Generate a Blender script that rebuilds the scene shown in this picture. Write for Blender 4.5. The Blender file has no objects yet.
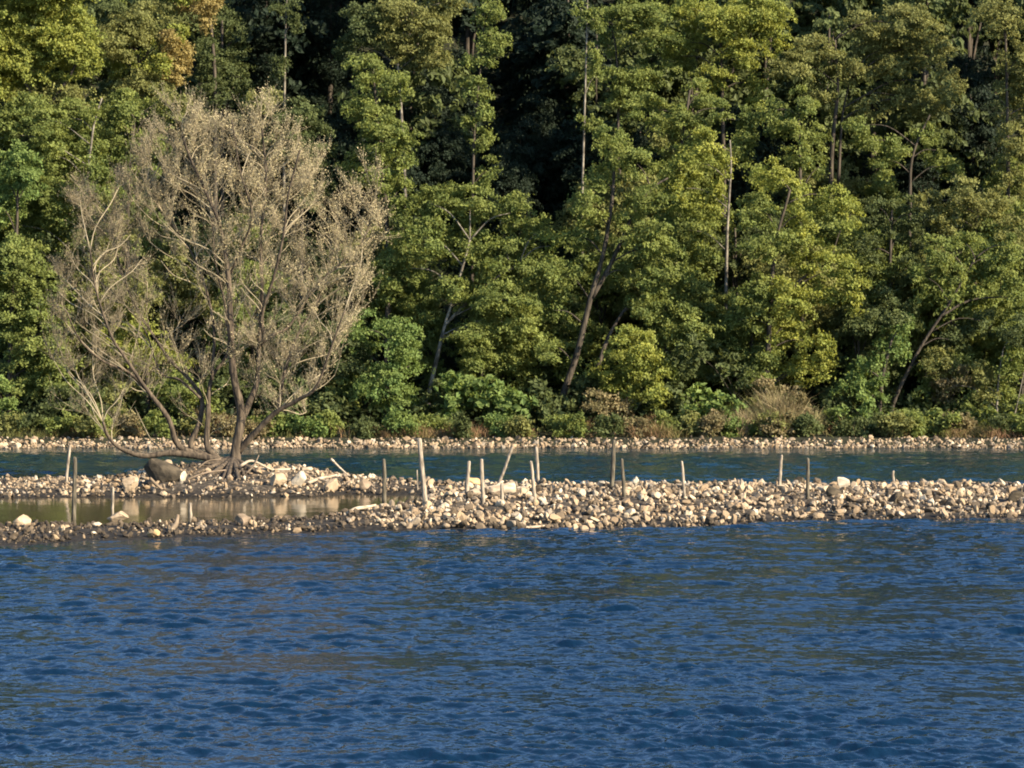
import bpy, math, random
import numpy as np
from mathutils import Vector, Matrix, Euler

rng = np.random.default_rng(7)
random.seed(7)
scene = bpy.context.scene
COL = scene.collection

# ------------------------------------------------------------------ camera model
W, H = 1024, 768
F = 2904.0
CAMZ = 5.6
HOR = 322.0
TH = math.atan((384 - HOR) / F)
CT, ST = math.cos(TH), math.sin(TH)


def at(px, py, D):
    """world point on the ray of a photo pixel at distance Y = D"""
    x = (px - 512.0) / F
    y = -(py - 384.0) / F
    dy = CT + y * ST
    dz = -ST + y * CT
    t = D / dy
    return np.array([x * t, D, CAMZ + dz * t])


def ground_D(v, z=0.0):
    y = -(v - 384.0) / F
    return (z - CAMZ) * (CT + y * ST) / (-ST + y * CT)


def u_of(X, Y):
    return 512.0 + F * X / Y


def sstep(a, b, x):
    t = np.clip((x - a) / (b - a), 0, 1)
    return t * t * (3 - 2 * t)


# ------------------------------------------------------------------ cheap smooth noise
class Waves:
    def __init__(self, n, lmin, lmax, seed, power=0.0):
        r = np.random.default_rng(seed)
        lam = np.exp(r.uniform(math.log(lmin), math.log(lmax), n))
        a = r.uniform(0, 2 * math.pi, n)
        self.kx = 2 * math.pi / lam * np.cos(a)
        self.ky = 2 * math.pi / lam * np.sin(a)
        self.ph = r.uniform(0, 2 * math.pi, n)
        self.amp = lam ** power
        self.amp /= math.sqrt((self.amp ** 2).sum() / 2)

    def __call__(self, X, Y):
        out = np.zeros(np.broadcast(X, Y).shape)
        for kx, ky, p, a in zip(self.kx, self.ky, self.ph, self.amp):
            out += a * np.sin(kx * X + ky * Y + p)
        return out


# ------------------------------------------------------------------ mesh helpers
def mesh_np(name, V, Fc, col=None, smooth=False):
    V = np.ascontiguousarray(V, dtype=np.float32)
    me = bpy.data.meshes.new(name)
    groups = Fc if isinstance(Fc, list) else [Fc]
    groups = [np.asarray(g, dtype=np.int32) for g in groups if len(g)]
    nl = sum(g.size for g in groups)
    npoly = sum(len(g) for g in groups)
    me.vertices.add(len(V))
    me.vertices.foreach_set('co', V.ravel())
    me.loops.add(nl)
    me.loops.foreach_set('vertex_index', np.concatenate([g.ravel() for g in groups]))
    me.polygons.add(npoly)
    tot = np.concatenate([np.full(len(g), g.shape[1], dtype=np.int32) for g in groups])
    st = np.concatenate([[0], np.cumsum(tot)[:-1]]).astype(np.int32)
    me.polygons.foreach_set('loop_start', st)
    me.polygons.foreach_set('loop_total', tot)
    me.polygons.foreach_set('use_smooth', np.full(npoly, smooth, dtype=bool))
    me.update(calc_edges=True)
    if col is not None:
        c = np.ones((len(V), 4), dtype=np.float32)
        c[:, :3] = col
        a = me.color_attributes.new('tone', 'FLOAT_COLOR', 'POINT')
        a.data.foreach_set('color', c.ravel())
    return me


def link(name, me, mat, parent=None, loc=None):
    o = bpy.data.objects.new(name, me)
    COL.objects.link(o)
    if mat is not None and me is not None and not me.materials:
        me.materials.append(mat)
    if parent is not None:
        o.parent = parent
    if loc is not None:
        o.location = loc
    return o


def tag(o, label=None, cat=None, group=None, kind=None):
    if label:
        o['label'] = label
    if cat:
        o['category'] = cat
    if group:
        o['group'] = group
    if kind:
        o['kind'] = kind
    return o


def empty(name, loc):
    o = bpy.data.objects.new(name, None)
    o.empty_display_size = 0.3
    o.location = loc
    COL.objects.link(o)
    return o


def smooth_path(P, R, n=4):
    P = np.asarray(P, float)
    R = np.asarray(R, float)
    if len(P) < 3 or n <= 1:
        return P, R
    out, ro = [], []
    Q = np.vstack([2 * P[0] - P[1], P, 2 * P[-1] - P[-2]])
    for i in range(len(P) - 1):
        p0, p1, p2, p3 = Q[i:i + 4]
        for k in range(n):
            t = k / n
            out.append(0.5 * ((2 * p1) + (-p0 + p2) * t + (2 * p0 - 5 * p1 + 4 * p2 - p3) * t * t
                              + (-p0 + 3 * p1 - 3 * p2 + p3) * t ** 3))
            ro.append(R[i] * (1 - t) + R[i + 1] * t)
    out.append(P[-1])
    ro.append(R[-1])
    return np.array(out), np.array(ro)


class Tubes:
    """collects tapered tubes into one mesh"""
    def __init__(self):
        self.V, self.Q, self.T, self.n = [], [], [], 0

    def add(self, P, R, sides=6, n=4, rough=0.0):
        P, R = smooth_path(P, R, n)
        m = len(P)
        T = np.gradient(P, axis=0)
        T /= np.linalg.norm(T, axis=1)[:, None] + 1e-9
        ref = np.array([0.31, 0.92, 0.22])
        A = np.cross(T, ref)
        A /= np.linalg.norm(A, axis=1)[:, None] + 1e-9
        B = np.cross(T, A)
        ang = np.linspace(0, 2 * math.pi, sides, endpoint=False)
        rr = R[:, None] * (1 + (rng.uniform(-rough, rough, (m, sides)) if rough else 0))
        ring = P[:, None, :] + rr[..., None] * (np.cos(ang)[None, :, None] * A[:, None, :] + np.sin(ang)[None, :, None] * B[:, None, :])
        self.V.append(ring.reshape(-1, 3))
        i = np.arange(m - 1)[:, None] * sides
        j = np.arange(sides)[None, :]
        j2 = (j + 1) % sides
        q = np.stack([i + j, i + j2, i + sides + j2, i + sides + j], -1).reshape(-1, 4) + self.n
        self.Q.append(q)
        c0 = self.n + m * sides
        self.V.append(np.array([P[0], P[-1]]))
        jj = np.arange(sides)
        t0 = np.stack([np.full(sides, c0), self.n + (jj + 1) % sides, self.n + jj], -1)
        e = self.n + (m - 1) * sides
        t1 = np.stack([np.full(sides, c0 + 1), e + jj, e + (jj + 1) % sides], -1)
        self.T += [t0, t1]
        self.n += m * sides + 2

    def build(self, name, mat, parent=None, origin=None):
        V = np.vstack(self.V)
        if origin is not None:
            V = V - np.asarray(origin)
        return link(name, mesh_np(name, V, [np.vstack(self.Q), np.vstack(self.T)], smooth=True), mat, parent)


# ------------------------------------------------------------------ materials
def new_mat(name):
    m = bpy.data.materials.new(name)
    m.use_nodes = True
    nt = m.node_tree
    nt.nodes.clear()
    return m, nt, nt.nodes, nt.links


def leaf_material(name, trans=0.3, rough=0.5, spec=0.25):
    m, nt, N, L = new_mat(name)
    out = N.new('ShaderNodeOutputMaterial')
    att = N.new('ShaderNodeAttribute')
    att.attribute_name = 'tone'
    p = N.new('ShaderNodeBsdfPrincipled')
    p.inputs['Roughness'].default_value = rough
    p.inputs['Specular IOR Level'].default_value = spec
    t = N.new('ShaderNodeBsdfTranslucent')
    hsv = N.new('ShaderNodeHueSaturation')
    hsv.inputs['Hue'].default_value = 0.485
    hsv.inputs['Saturation'].default_value = 1.1
    hsv.inputs['Value'].default_value = 1.25
    mx = N.new('ShaderNodeMixShader')
    mx.inputs[0].default_value = trans
    L.new(att.outputs['Color'], p.inputs['Base Color'])
    L.new(att.outputs['Color'], hsv.inputs['Color'])
    L.new(hsv.outputs[0], t.inputs['Color'])
    L.new(p.outputs[0], mx.inputs[1])
    L.new(t.outputs[0], mx.inputs[2])
    L.new(mx.outputs[0], out.inputs[0])
    return m


def noise_mat(name, c0, c1, scale, rough=0.9, c2=None, bump=0.0, stretch=(1, 1, 1), spec=0.2, rnd=False):
    m, nt, N, L = new_mat(name)
    out = N.new('ShaderNodeOutputMaterial')
    p = N.new('ShaderNodeBsdfPrincipled')
    p.inputs['Roughness'].default_value = rough
    p.inputs['Specular IOR Level'].default_value = spec
    tc = N.new('ShaderNodeTexCoord')
    mp = N.new('ShaderNodeMapping')
    mp.inputs['Scale'].default_value = stretch
    nz = N.new('ShaderNodeTexNoise')
    nz.inputs['Scale'].default_value = scale
    nz.inputs['Detail'].default_value = 5
    cr = N.new('ShaderNodeValToRGB')
    cr.color_ramp.elements[0].position = 0.35
    cr.color_ramp.elements[0].color = (*c0, 1)
    cr.color_ramp.elements[1].position = 0.68
    cr.color_ramp.elements[1].color = (*c1, 1)
    if c2:
        e = cr.color_ramp.elements.new(0.52)
        e.color = (*c2, 1)
    L.new(tc.outputs['Object'], mp.inputs[0])
    L.new(mp.outputs[0], nz.inputs['Vector'])
    L.new(nz.outputs['Fac'], cr.inputs[0])
    L.new(cr.outputs[0], p.inputs['Base Color'])
    if bump:
        b = N.new('ShaderNodeBump')
        b.inputs['Strength'].default_value = bump
        b.inputs['Distance'].default_value = 0.03
        L.new(nz.outputs['Fac'], b.inputs['Height'])
        L.new(b.outputs[0], p.inputs['Normal'])
    L.new(p.outputs[0], out.inputs[0])
    return m


STONE_RAMP = [(0.0, (0.05, 0.043, 0.036)), (0.25, (0.15, 0.125, 0.098)), (0.38, (0.30, 0.235, 0.165)), (0.5, (0.25, 0.23, 0.205)),
              (0.62, (0.37, 0.295, 0.21)), (0.72, (0.31, 0.25, 0.19)), (0.86, (0.46, 0.395, 0.305)), (1.0, (0.54, 0.5, 0.43))]


def stone_material(name, per_object, wet=False):
    m, nt, N, L = new_mat(name)
    out = N.new('ShaderNodeOutputMaterial')
    p = N.new('ShaderNodeBsdfPrincipled')
    p.inputs['Roughness'].default_value = 0.85
    p.inputs['Specular IOR Level'].default_value = 0.2
    cr = N.new('ShaderNodeValToRGB')
    el = cr.color_ramp.elements
    el[0].position, el[0].color = STONE_RAMP[0][0], (*STONE_RAMP[0][1], 1)
    el[1].position, el[1].color = 1.0, (*STONE_RAMP[-1][1], 1)
    for pos, c in STONE_RAMP[1:-1]:
        e = el.new(pos)
        e.color = (*c, 1)
    if per_object:
        oi = N.new('ShaderNodeObjectInfo')
        L.new(oi.outputs['Random'], cr.inputs[0])
    else:
        at_ = N.new('ShaderNodeAttribute')
        at_.attribute_name = 'tone'
        L.new(at_.outputs['Fac'], cr.inputs[0])
    tc = N.new('ShaderNodeTexCoord')
    nz = N.new('ShaderNodeTexNoise')
    nz.inputs['Scale'].default_value = 9.0
    nz.inputs['Detail'].default_value = 4
    mr = N.new('ShaderNodeMapRange')
    mr.inputs['From Min'].default_value = 0.3
    mr.inputs['From Max'].default_value = 0.7
    mr.inputs['To Min'].default_value = 0.72
    mr.inputs['To Max'].default_value = 1.15
    mul = N.new('ShaderNodeVectorMath')
    mul.operation = 'SCALE'
    L.new(tc.outputs['Object'], nz.inputs['Vector'])
    L.new(nz.outputs['Fac'], mr.inputs['Value'])
    L.new(cr.outputs[0], mul.inputs[0])
    L.new(mr.outputs[0], mul.inputs['Scale'])
    L.new(mul.outputs[0], p.inputs['Base Color'])
    L.new(p.outputs[0], out.inputs[0])
    return m


def water_material(name, base, rough, scales, strength, dist, spec_ior=1.33, patch=True):
    m, nt, N, L = new_mat(name)
    out = N.new('ShaderNodeOutputMaterial')
    p = N.new('ShaderNodeBsdfPrincipled')
    p.inputs['Base Color'].default_value = (*base, 1)
    p.inputs['Roughness'].default_value = rough
    p.inputs['IOR'].default_value = spec_ior
    geo = N.new('ShaderNodeNewGeometry')
    prev = None
    for sc, st in zip(scales, strength):
        mp = N.new('ShaderNodeMapping')
        mp.inputs['Scale'].default_value = (1.0, 0.75, 1.0)
        mp.inputs['Rotation'].default_value = (0, 0, 0.3)
        nz = N.new('ShaderNodeTexNoise')
        nz.inputs['Scale'].default_value = sc
        nz.inputs['Detail'].default_value = 3
        nz.inputs['Roughness'].default_value = 0.55
        L.new(geo.outputs['Position'], mp.inputs[0])
        L.new(mp.outputs[0], nz.inputs['Vector'])
        b = N.new('ShaderNodeBump')
        b.inputs['Strength'].default_value = st
        b.inputs['Distance'].default_value = dist / sc
        L.new(nz.outputs['Fac'], b.inputs['Height'])
        if prev:
            L.new(prev.outputs[0], b.inputs['Normal'])
        prev = b
    if patch:
        # gusts: broad patches where the water is ruffled more or less
        mp = N.new('ShaderNodeMapping')
        mp.inputs['Scale'].default_value = (0.22, 0.35, 1.0)
        nz = N.new('ShaderNodeTexNoise')
        nz.inputs['Scale'].default_value = 1.0
        nz.inputs['Detail'].default_value = 3
        mr = N.new('ShaderNodeMapRange')
        mr.inputs['From Min'].default_value = 0.36
        mr.inputs['From Max'].default_value = 0.6
        mr.inputs['To Min'].default_value = 0.6 * strength[0]
        mr.inputs['To Max'].default_value = strength[0]
        L.new(geo.outputs['Position'], mp.inputs[0])
        L.new(mp.outputs[0], nz.inputs['Vector'])
        L.new(nz.outputs['Fac'], mr.inputs['Value'])
        for n in N:
            if n.bl_idname == 'ShaderNodeBump':
                L.new(mr.outputs[0], n.inputs['Strength'])
                break
    L.new(prev.outputs[0], p.inputs['Normal'])
    L.new(p.outputs[0], out.inputs[0])
    return m


M_LEAF = leaf_material('leaf', trans=0.42, rough=0.6, spec=0.12)
M_WILLOW = leaf_material('willow leaf', trans=0.2, rough=0.6, spec=0.15)
M_GRASS = leaf_material('dry grass', trans=0.2, rough=0.7, spec=0.1)
M_BARK = noise_mat('bark', (0.025, 0.02, 0.015), (0.085, 0.068, 0.05), 3.0, stretch=(4, 4, 0.6), bump=0.6)
M_PALEBARK = noise_mat('pale bark', (0.05, 0.042, 0.032), (0.24, 0.21, 0.165), 2.5, stretch=(2, 2, 1.2))
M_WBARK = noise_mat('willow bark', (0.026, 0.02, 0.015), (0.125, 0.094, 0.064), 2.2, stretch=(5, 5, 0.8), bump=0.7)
M_TWIG = noise_mat('willow twig', (0.17, 0.14, 0.09), (0.36, 0.295, 0.19), 1.5)
M_DRIFT = noise_mat('bleached driftwood', (0.25, 0.19, 0.13), (0.5, 0.41, 0.3), 2.5, stretch=(1, 6, 6), bump=0.3)
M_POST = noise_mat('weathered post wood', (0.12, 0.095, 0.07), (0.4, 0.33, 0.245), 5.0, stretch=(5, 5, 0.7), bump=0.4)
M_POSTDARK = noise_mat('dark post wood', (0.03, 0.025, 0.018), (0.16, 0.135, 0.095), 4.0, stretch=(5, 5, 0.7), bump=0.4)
for _k in range(len(STONE_RAMP)):
    STONE_RAMP[_k] = (STONE_RAMP[_k][0], tuple(q_ * c for q_, c in zip((0.87, 0.77, 0.645), STONE_RAMP[_k][1])))
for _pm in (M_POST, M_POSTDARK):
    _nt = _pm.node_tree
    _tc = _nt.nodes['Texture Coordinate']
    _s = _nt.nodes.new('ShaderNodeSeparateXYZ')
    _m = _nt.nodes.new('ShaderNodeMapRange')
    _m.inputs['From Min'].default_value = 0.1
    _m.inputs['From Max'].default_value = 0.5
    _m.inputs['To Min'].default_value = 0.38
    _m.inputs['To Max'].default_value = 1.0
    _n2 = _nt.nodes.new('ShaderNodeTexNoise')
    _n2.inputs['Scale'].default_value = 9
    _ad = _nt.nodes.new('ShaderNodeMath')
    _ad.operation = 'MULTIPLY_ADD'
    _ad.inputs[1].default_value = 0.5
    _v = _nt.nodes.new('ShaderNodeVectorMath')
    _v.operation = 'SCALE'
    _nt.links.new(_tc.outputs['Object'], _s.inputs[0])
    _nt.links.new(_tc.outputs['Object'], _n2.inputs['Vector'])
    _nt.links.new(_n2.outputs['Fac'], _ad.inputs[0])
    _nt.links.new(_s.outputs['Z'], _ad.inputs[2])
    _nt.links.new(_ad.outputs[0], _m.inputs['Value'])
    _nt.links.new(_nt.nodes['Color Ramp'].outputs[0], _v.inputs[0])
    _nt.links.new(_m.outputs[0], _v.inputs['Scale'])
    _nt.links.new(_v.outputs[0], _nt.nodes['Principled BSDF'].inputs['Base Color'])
M_STONE = stone_material('stone', False)
M_STONEOBJ = stone_material('single stone', True)
M_GRAVEL = noise_mat('gravel ground', (0.025, 0.02, 0.015), (0.12, 0.095, 0.068), 7.0, bump=1.0, c2=(0.055, 0.044, 0.032))
_nt = M_GRAVEL.node_tree
_g = _nt.nodes.new('ShaderNodeNewGeometry')
_s = _nt.nodes.new('ShaderNodeSeparateXYZ')
_m = _nt.nodes.new('ShaderNodeMapRange')
_m.inputs['From Min'].default_value = 0.05
_m.inputs['From Max'].default_value = 0.28
_m.inputs['To Min'].default_value = 0.3
_m.inputs['To Max'].default_value = 1.0
_v = _nt.nodes.new('ShaderNodeVectorMath')
_v.operation = 'SCALE'
_nt.links.new(_g.outputs['Position'], _s.inputs[0])
_nt.links.new(_s.outputs['Z'], _m.inputs['Value'])
_nt.links.new(_nt.nodes['Color Ramp'].outputs[0], _v.inputs[0])
_nt.links.new(_m.outputs[0], _v.inputs['Scale'])
_nt.links.new(_v.outputs[0], _nt.nodes['Principled BSDF'].inputs['Base Color'])
M_SOIL = noise_mat('leaf litter soil', (0.012, 0.013, 0.007), (0.03, 0.03, 0.014), 1.2)
M_BED = noise_mat('river bed', (0.05, 0.045, 0.03), (0.1, 0.09, 0.06), 0.8)
M_RIVER = water_material('river water', (0.002, 0.012, 0.03), 0.04, (3.6, 10.0), (0.8, 0.4), 0.22)
M_CHANNEL = water_material('channel water', (0.004, 0.02, 0.034), 0.06, (2.0, 6.0), (1.0, 0.6), 0.24)
M_POOL = water_material('pool water', (0.048, 0.039, 0.024), 0.1, (1.5, 5.0), (0.03, 0.02), 0.06, patch=False)

# ------------------------------------------------------------------ terrain heights
uF = np.array([-900, -100, 0, 60, 120, 200, 300, 400, 500, 600, 700, 800, 900, 1024, 1124, 1900])
vF = np.array([552, 548, 546, 543, 540, 537, 533, 530, 529, 528, 525, 521, 519, 517, 515, 511])
uP0 = np.array([-900, 0, 60, 120, 200, 300, 345, 400, 430, 2000])
vP0 = np.array([526, 524, 525, 526, 524, 519, 514, 509, 503, 500])
uP1 = np.array([-900, 0, 100, 200, 300, 345, 400, 430, 2000])
vP1 = np.array([497, 498, 497.5, 498, 497, 495, 494.5, 494, 494])
uB = np.array([-900, 0, 100, 150, 330, 400, 450, 600, 1024, 1900])
dB = np.array([101, 101.5, 102, 107, 106, 100, 97.5, 96, 95, 93])
W_SPIT = Waves(26, 0.7, 4.0, 3)
W_EDGE = Waves(14, 1.2, 9.0, 5)


def lerp_u(u, us, vs):
    return np.interp(u, us, vs)


def spit_h(X, Y):
    X = np.asarray(X, float)
    Y = np.asarray(Y, float)
    u = u_of(X, Y)
    e = 0.22 * W_EDGE(X, Y * 0.3)
    Yf = ground_D(lerp_u(u, uF, vF)) + e * 0.8
    Y0 = ground_D(lerp_u(u, uP0, vP0)) + e
    Y1 = ground_D(lerp_u(u, uP1, vP1)) + e
    Yb = lerp_u(u, uB, dB)
    s = sstep(405, 470, u)
    # left: strip - pool - strip
    h1 = 0.075 + 0.15 * sstep(300, 400, u)
    t0 = (Y - Yf) / (Y0 - Yf)
    a = h1 * np.sin(math.pi * np.clip(t0, 0, 1)) ** 0.7
    t1 = (Y - Y0) / (Y1 - Y0)
    b = -0.25 * np.sin(math.pi * np.clip(t1, 0, 1)) ** 0.8
    t2 = (Y - Y1) / (Yb - Y1)
    mound = 0.36 * sstep(120, 180, u) * (1 - sstep(280, 345, u))
    c = (0.2 + mound) * np.sin(math.pi * np.clip(t2, 0, 1)) ** 0.6
    left = np.where(Y < Y0, a, np.where(Y < Y1, b, c))
    # right: one bank
    t = np.clip((Y - Yf) / (Yb - Yf), 0, 1)
    right = 0.43 * np.where(t < 0.6, np.sin(0.5 * math.pi * t / 0.6) ** 0.85, np.cos(0.5 * math.pi * (t - 0.6) / 0.4) ** 0.8)
    h = left * (1 - s) + right * s
    h = h + 0.035 * W_SPIT(X, Y) * np.clip(h / 0.15, 0, 1)
    h = np.where(Y < Yf, -0.22 * (Yf - Y), h)
    h = np.where(Y > Yb, -0.3 * (Y - Yb), h)
    return np.maximum(h, -1.1)


SHORE = 128.6


def hill_h(X, Y):
    X = np.asarray(X, float)
    Y = np.asarray(Y, float)
    s = Y - (SHORE + 0.35 * W_EDGE(X, 0 * X) + 0.15)
    h = np.where(s < 0, 0.25 * s, 0.0)
    h = h + 0.38 * sstep(0, 3.6, s) + 0.7 * sstep(4, 10, s)
    h = h + 0.53 * np.clip(s - 9.5, 0, 75) + np.clip(s - 9.5, 0, 6) * 0.02 * W_EDGE(X * 0.4, Y * 0.4)
    return np.maximum(h, -1.1)


def hit(px, py, y0=60.0, y1=135.0):
    D = np.arange(y0, y1, 0.04)
    P = np.array([at(px, py, d) for d in (y0, y1)])
    f = (D - y0) / (y1 - y0)
    X = P[0, 0] + f * (P[1, 0] - P[0, 0])
    Z = P[0, 2] + f * (P[1, 2] - P[0, 2])
    g = np.maximum(np.maximum(spit_h(X, D), 0.0), np.where(D > 127, hill_h(X, D), -1))
    k = np.argmax(Z <= g)
    if not (Z <= g).any():
        k = len(D) - 1
    return np.array([X[k], D[k], Z[k]])


# ------------------------------------------------------------------ world, sun, camera
SUN_AZ = math.radians(120)     # clockwise from +Y
SUN_EL = math.radians(29)
world = bpy.data.worlds.new('World')
scene.world = world
world.use_nodes = True
nt = world.node_tree
bg = nt.nodes['Background']
sky = nt.nodes.new('ShaderNodeTexSky')
sky.sky_type = 'NISHITA'
sky.sun_disc = False
sky.sun_elevation = SUN_EL
sky.sun_rotation = SUN_AZ
sky.air_density = 1.0
sky.dust_density = 0.3
sky.ozone_density = 4.0
nt.links.new(sky.outputs[0], bg.inputs[0])
bg.inputs[1].default_value = 0.098
sd = np.array([math.sin(SUN_AZ) * math.cos(SUN_EL), math.cos(SUN_AZ) * math.cos(SUN_EL), math.sin(SUN_EL)])
sl = bpy.data.lights.new('sun', 'SUN')
sl.energy = 5.0
sl.angle = math.radians(0.55)
sl.color = (1.0, 0.87, 0.66)
so = bpy.data.objects.new('sun', sl)
so.rotation_euler = Vector(sd).to_track_quat('Z', 'Y').to_euler()
so.location = (40, 20, 60)
COL.objects.link(so)

cam = bpy.data.cameras.new('camera')
cam.sensor_width = 36.0
cam.lens = 36.0 * F / W
cam.clip_start = 0.5
cam.clip_end = 4000
co = bpy.data.objects.new('camera', cam)
co.location = (0, 0, CAMZ)
co.rotation_euler = (math.pi / 2 - TH, 0, 0)
COL.objects.link(co)
scene.camera = co
scene.view_settings.view_transform = 'Standard'
scene.view_settings.look = 'None'
scene.view_settings.exposure = 1.6
scene.view_settings.gamma = 1.0
scene.render.engine = 'CYCLES'
scene.cycles.use_denoising = True
scene.cycles.max_bounces = 8
scene.cycles.diffuse_bounces = 4
scene.cycles.glossy_bounces = 3
scene.cycles.transmission_bounces = 4
scene.cycles.caustics_reflective = False
scene.cycles.caustics_refractive = False
scene.cycles.filter_width = 1.9


# ------------------------------------------------------------------ ground sheets
def grid_faces(nr, nc):
    i = np.arange(nr - 1)[:, None] * nc
    j = np.arange(nc - 1)[None, :]
    return np.stack([i + j, i + j + 1, i + nc + j + 1, i + nc + j], -1).reshape(-1, 4)


def sheet(name, X, Y, Z, mat, smooth=True):
    V = np.stack([X, Y, Z], -1).reshape(-1, 3)
    o = link(name, mesh_np(name, V, grid_faces(*X.shape), smooth=smooth), mat)
    return tag(o, kind='structure')


big = np.array([-1500.0, -400, -60, 60, 400, 1500])
X, Y = np.meshgrid(big, np.array([-400.0, -50, 60, 140, 300, 1500]))
tag(sheet('riverbed', X, Y, X * 0 - 1.25, M_BED), 'muddy brown bed of the river under its water')
xs = np.concatenate([np.arange(-60, -24, 1.0), np.arange(-24, 24, 0.12), np.arange(24, 60, 1.0)])
ys = np.arange(66, 112, 0.12)
X, Y = np.meshgrid(xs, ys)
tag(sheet('gravel_bar', X, Y, spit_h(X, Y), M_GRAVEL), 'low gravel bar crossing the river below its stones')
xs = np.concatenate([np.arange(-160, -30, 3.0), np.arange(-30, 30, 0.3), np.arange(30, 160, 3.0)])
ys = np.concatenate([np.arange(124, 142, 0.25), np.arange(142, 240, 2.0)])
X, Y = np.meshgrid(xs, ys)
tag(sheet('hillside', X, Y, hill_h(X, Y), M_SOIL), 'steep wooded hillside rising from the far bank')


# ------------------------------------------------------------------ water
def wave_field(X, Y, spacing, seed, lmin, lmax, n, slope):
    r = np.random.default_rng(seed)
    lam = np.exp(r.uniform(math.log(lmin), math.log(lmax), n))
    ang = r.normal(math.radians(80), 0.5, n)
    k = 2 * math.pi / lam
    amp = lam ** 0.85 * 0.45 ** 0.15 / (2 * math.pi)
    amp *= slope / math.sqrt(n / 2) * r.uniform(0.6, 1.4, n)
    gust = Waves(10, 3.0, 16.0, seed + 1)
    gust2 = Waves(10, 1.5, 6.0, seed + 2)
    g = np.clip(1.0 + 0.28 * gust(X * 0.5, Y) + 0.24 * gust2(X * 0.45, Y), 0.35, 1.9)
    Z = np.zeros_like(X)
    for l, a, kk, th in zip(lam, amp, k, ang):
        w = np.clip((l / spacing - 2.0) / 2.5, 0, 1)
        ph = kk * (np.cos(th) * X + np.sin(th) * Y) + r.uniform(0, 6.28)
        s = np.sin(ph + 0.5 * np.sin(ph * 0.5 + 1.0))
        Z += a * w * (s + 0.25 * np.cos(2 * ph))
    return Z * g


us = np.concatenate([np.linspace(-1100, -60, 40, endpoint=False), np.arange(-60, 1084, 1.6), np.linspace(1084, 2100, 40)])
vs = np.concatenate([np.linspace(2600, 790, 60, endpoint=False), np.arange(790, 512, -0.4), [508, 505]])
Dv = ground_D(vs)
Uu, Dd = np.meshgrid(us, Dv)
# the far rim of this sheet ends under the gravel bar
lim_v = lerp_u(us, uF, vF)
lim = ground_D(lim_v) + 0.9
t = np.linspace(0, 1, len(vs))
Dd = np.minimum(Dd, lim[None, :])
Xw = (Uu - 512) / F * Dd
sp = np.abs(np.gradient(Dd, axis=0)) + 0.02
Zw = wave_field(Xw, Dd, np.maximum(sp, 0.04), 11, 0.13, 1.15, 170, 0.22)
Zw *= 1 + 0.7 * sstep(48, 78, Dd)
Zw *= 1 - 0.8 * sstep(-0.6, 0.3, Dd - (lim[None, :] - 0.9))
Zw -= 0.02 * sstep(0.2, 0.9, Dd - (lim[None, :] - 0.9)) + 0.15 * (Dd >= lim[None, :] - 1e-6)
tag(sheet('river_water', Xw, Dd, Zw, M_RIVER), 'rippled dark blue river water in front of the stony bar')

us2 = np.concatenate([np.linspace(-1100, -60, 30, endpoint=False), np.arange(-60, 1084, 2.0), np.linspace(1084, 2100, 30)])
vs2 = np.arange(497, 447.2, -0.25)
Dv2 = ground_D(vs2)
U2, D2 = np.meshgrid(us2, Dv2)
st_ = lerp_u(us2, uB, dB) - 1.0
D2 = np.maximum(D2, st_[None, :])
D2 = np.minimum(D2, SHORE + 2.0)
X2 = (U2 - 512) / F * D2
sp2 = np.abs(np.gradient(D2, axis=0)) + 0.02
Z2 = wave_field(X2, D2, np.maximum(sp2, 0.06), 23, 0.3, 1.4, 80, 0.24)
Z2 *= (1 - 0.8 * sstep(118, 127, D2)) * sstep(0.0, 1.2, D2 - st_[None, :])
Z2 -= 0.1 * (D2 <= st_[None, :] + 1e-6)
tag(sheet('channel_water', X2, D2, Z2, M_CHANNEL), 'dark teal water between the stony bar and the far bank')

us3 = np.concatenate([np.linspace(-1100, -60, 30, endpoint=False), np.arange(-60, 475, 3.0)])
rr = np.linspace(-0.10, 1.12, 60)
U3, R3 = np.meshgrid(us3, rr)
A3 = ground_D(lerp_u(us3, uP0, vP0))[None, :]
B3 = ground_D(lerp_u(us3, uP1, vP1))[None, :]
D3 = A3 + (B3 - A3) * R3
X3 = (U3 - 512) / F * D3
Z3 = 0.0012 * Waves(20, 0.6, 3.0, 31)(X3, D3)
tag(sheet('pool_water', X3, D3, Z3, M_POOL), 'still brown shallow pool behind the front strip of stones')


# ------------------------------------------------------------------ stones
def ico(sub):
    import bmesh
    bm = bmesh.new()
    bmesh.ops.create_icosphere(bm, subdivisions=sub, radius=1.0)
    V = np.array([v.co[:] for v in bm.verts])
    Fs = np.array([[v.index for v in f.verts] for f in bm.faces])
    bm.free()
    return V, Fs


def rock_shape(sub, seed, angular=1.0):
    r = np.random.default_rng(seed)
    V, Fs = ico(sub)
    # cut by random planes: flat facets with rounded edges
    for _ in range(r.integers(7, 12)):
        n = r.normal(size=3)
        n /= np.linalg.norm(n)
        d = r.uniform(0.36, 0.74)
        s = V @ n
        over = np.clip(s - d, 0, None)
        V = V - n[None, :] * (over * (0.55 + 0.4 * angular))[:, None]
    V = V * (1 + (0.07 if sub < 2 else 0.03) * r.normal(size=(len(V), 1)))
    V = V * np.array([1.0, r.uniform(0.6, 0.9), r.uniform(0.45, 0.8)])[None, :]
    return V / np.abs(V).max(), Fs


ROCKS1 = [rock_shape(2, 100 + i) for i in range(12)]
ROCKS0 = [rock_shape(1, 200 + i) for i in range(12)]


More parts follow.
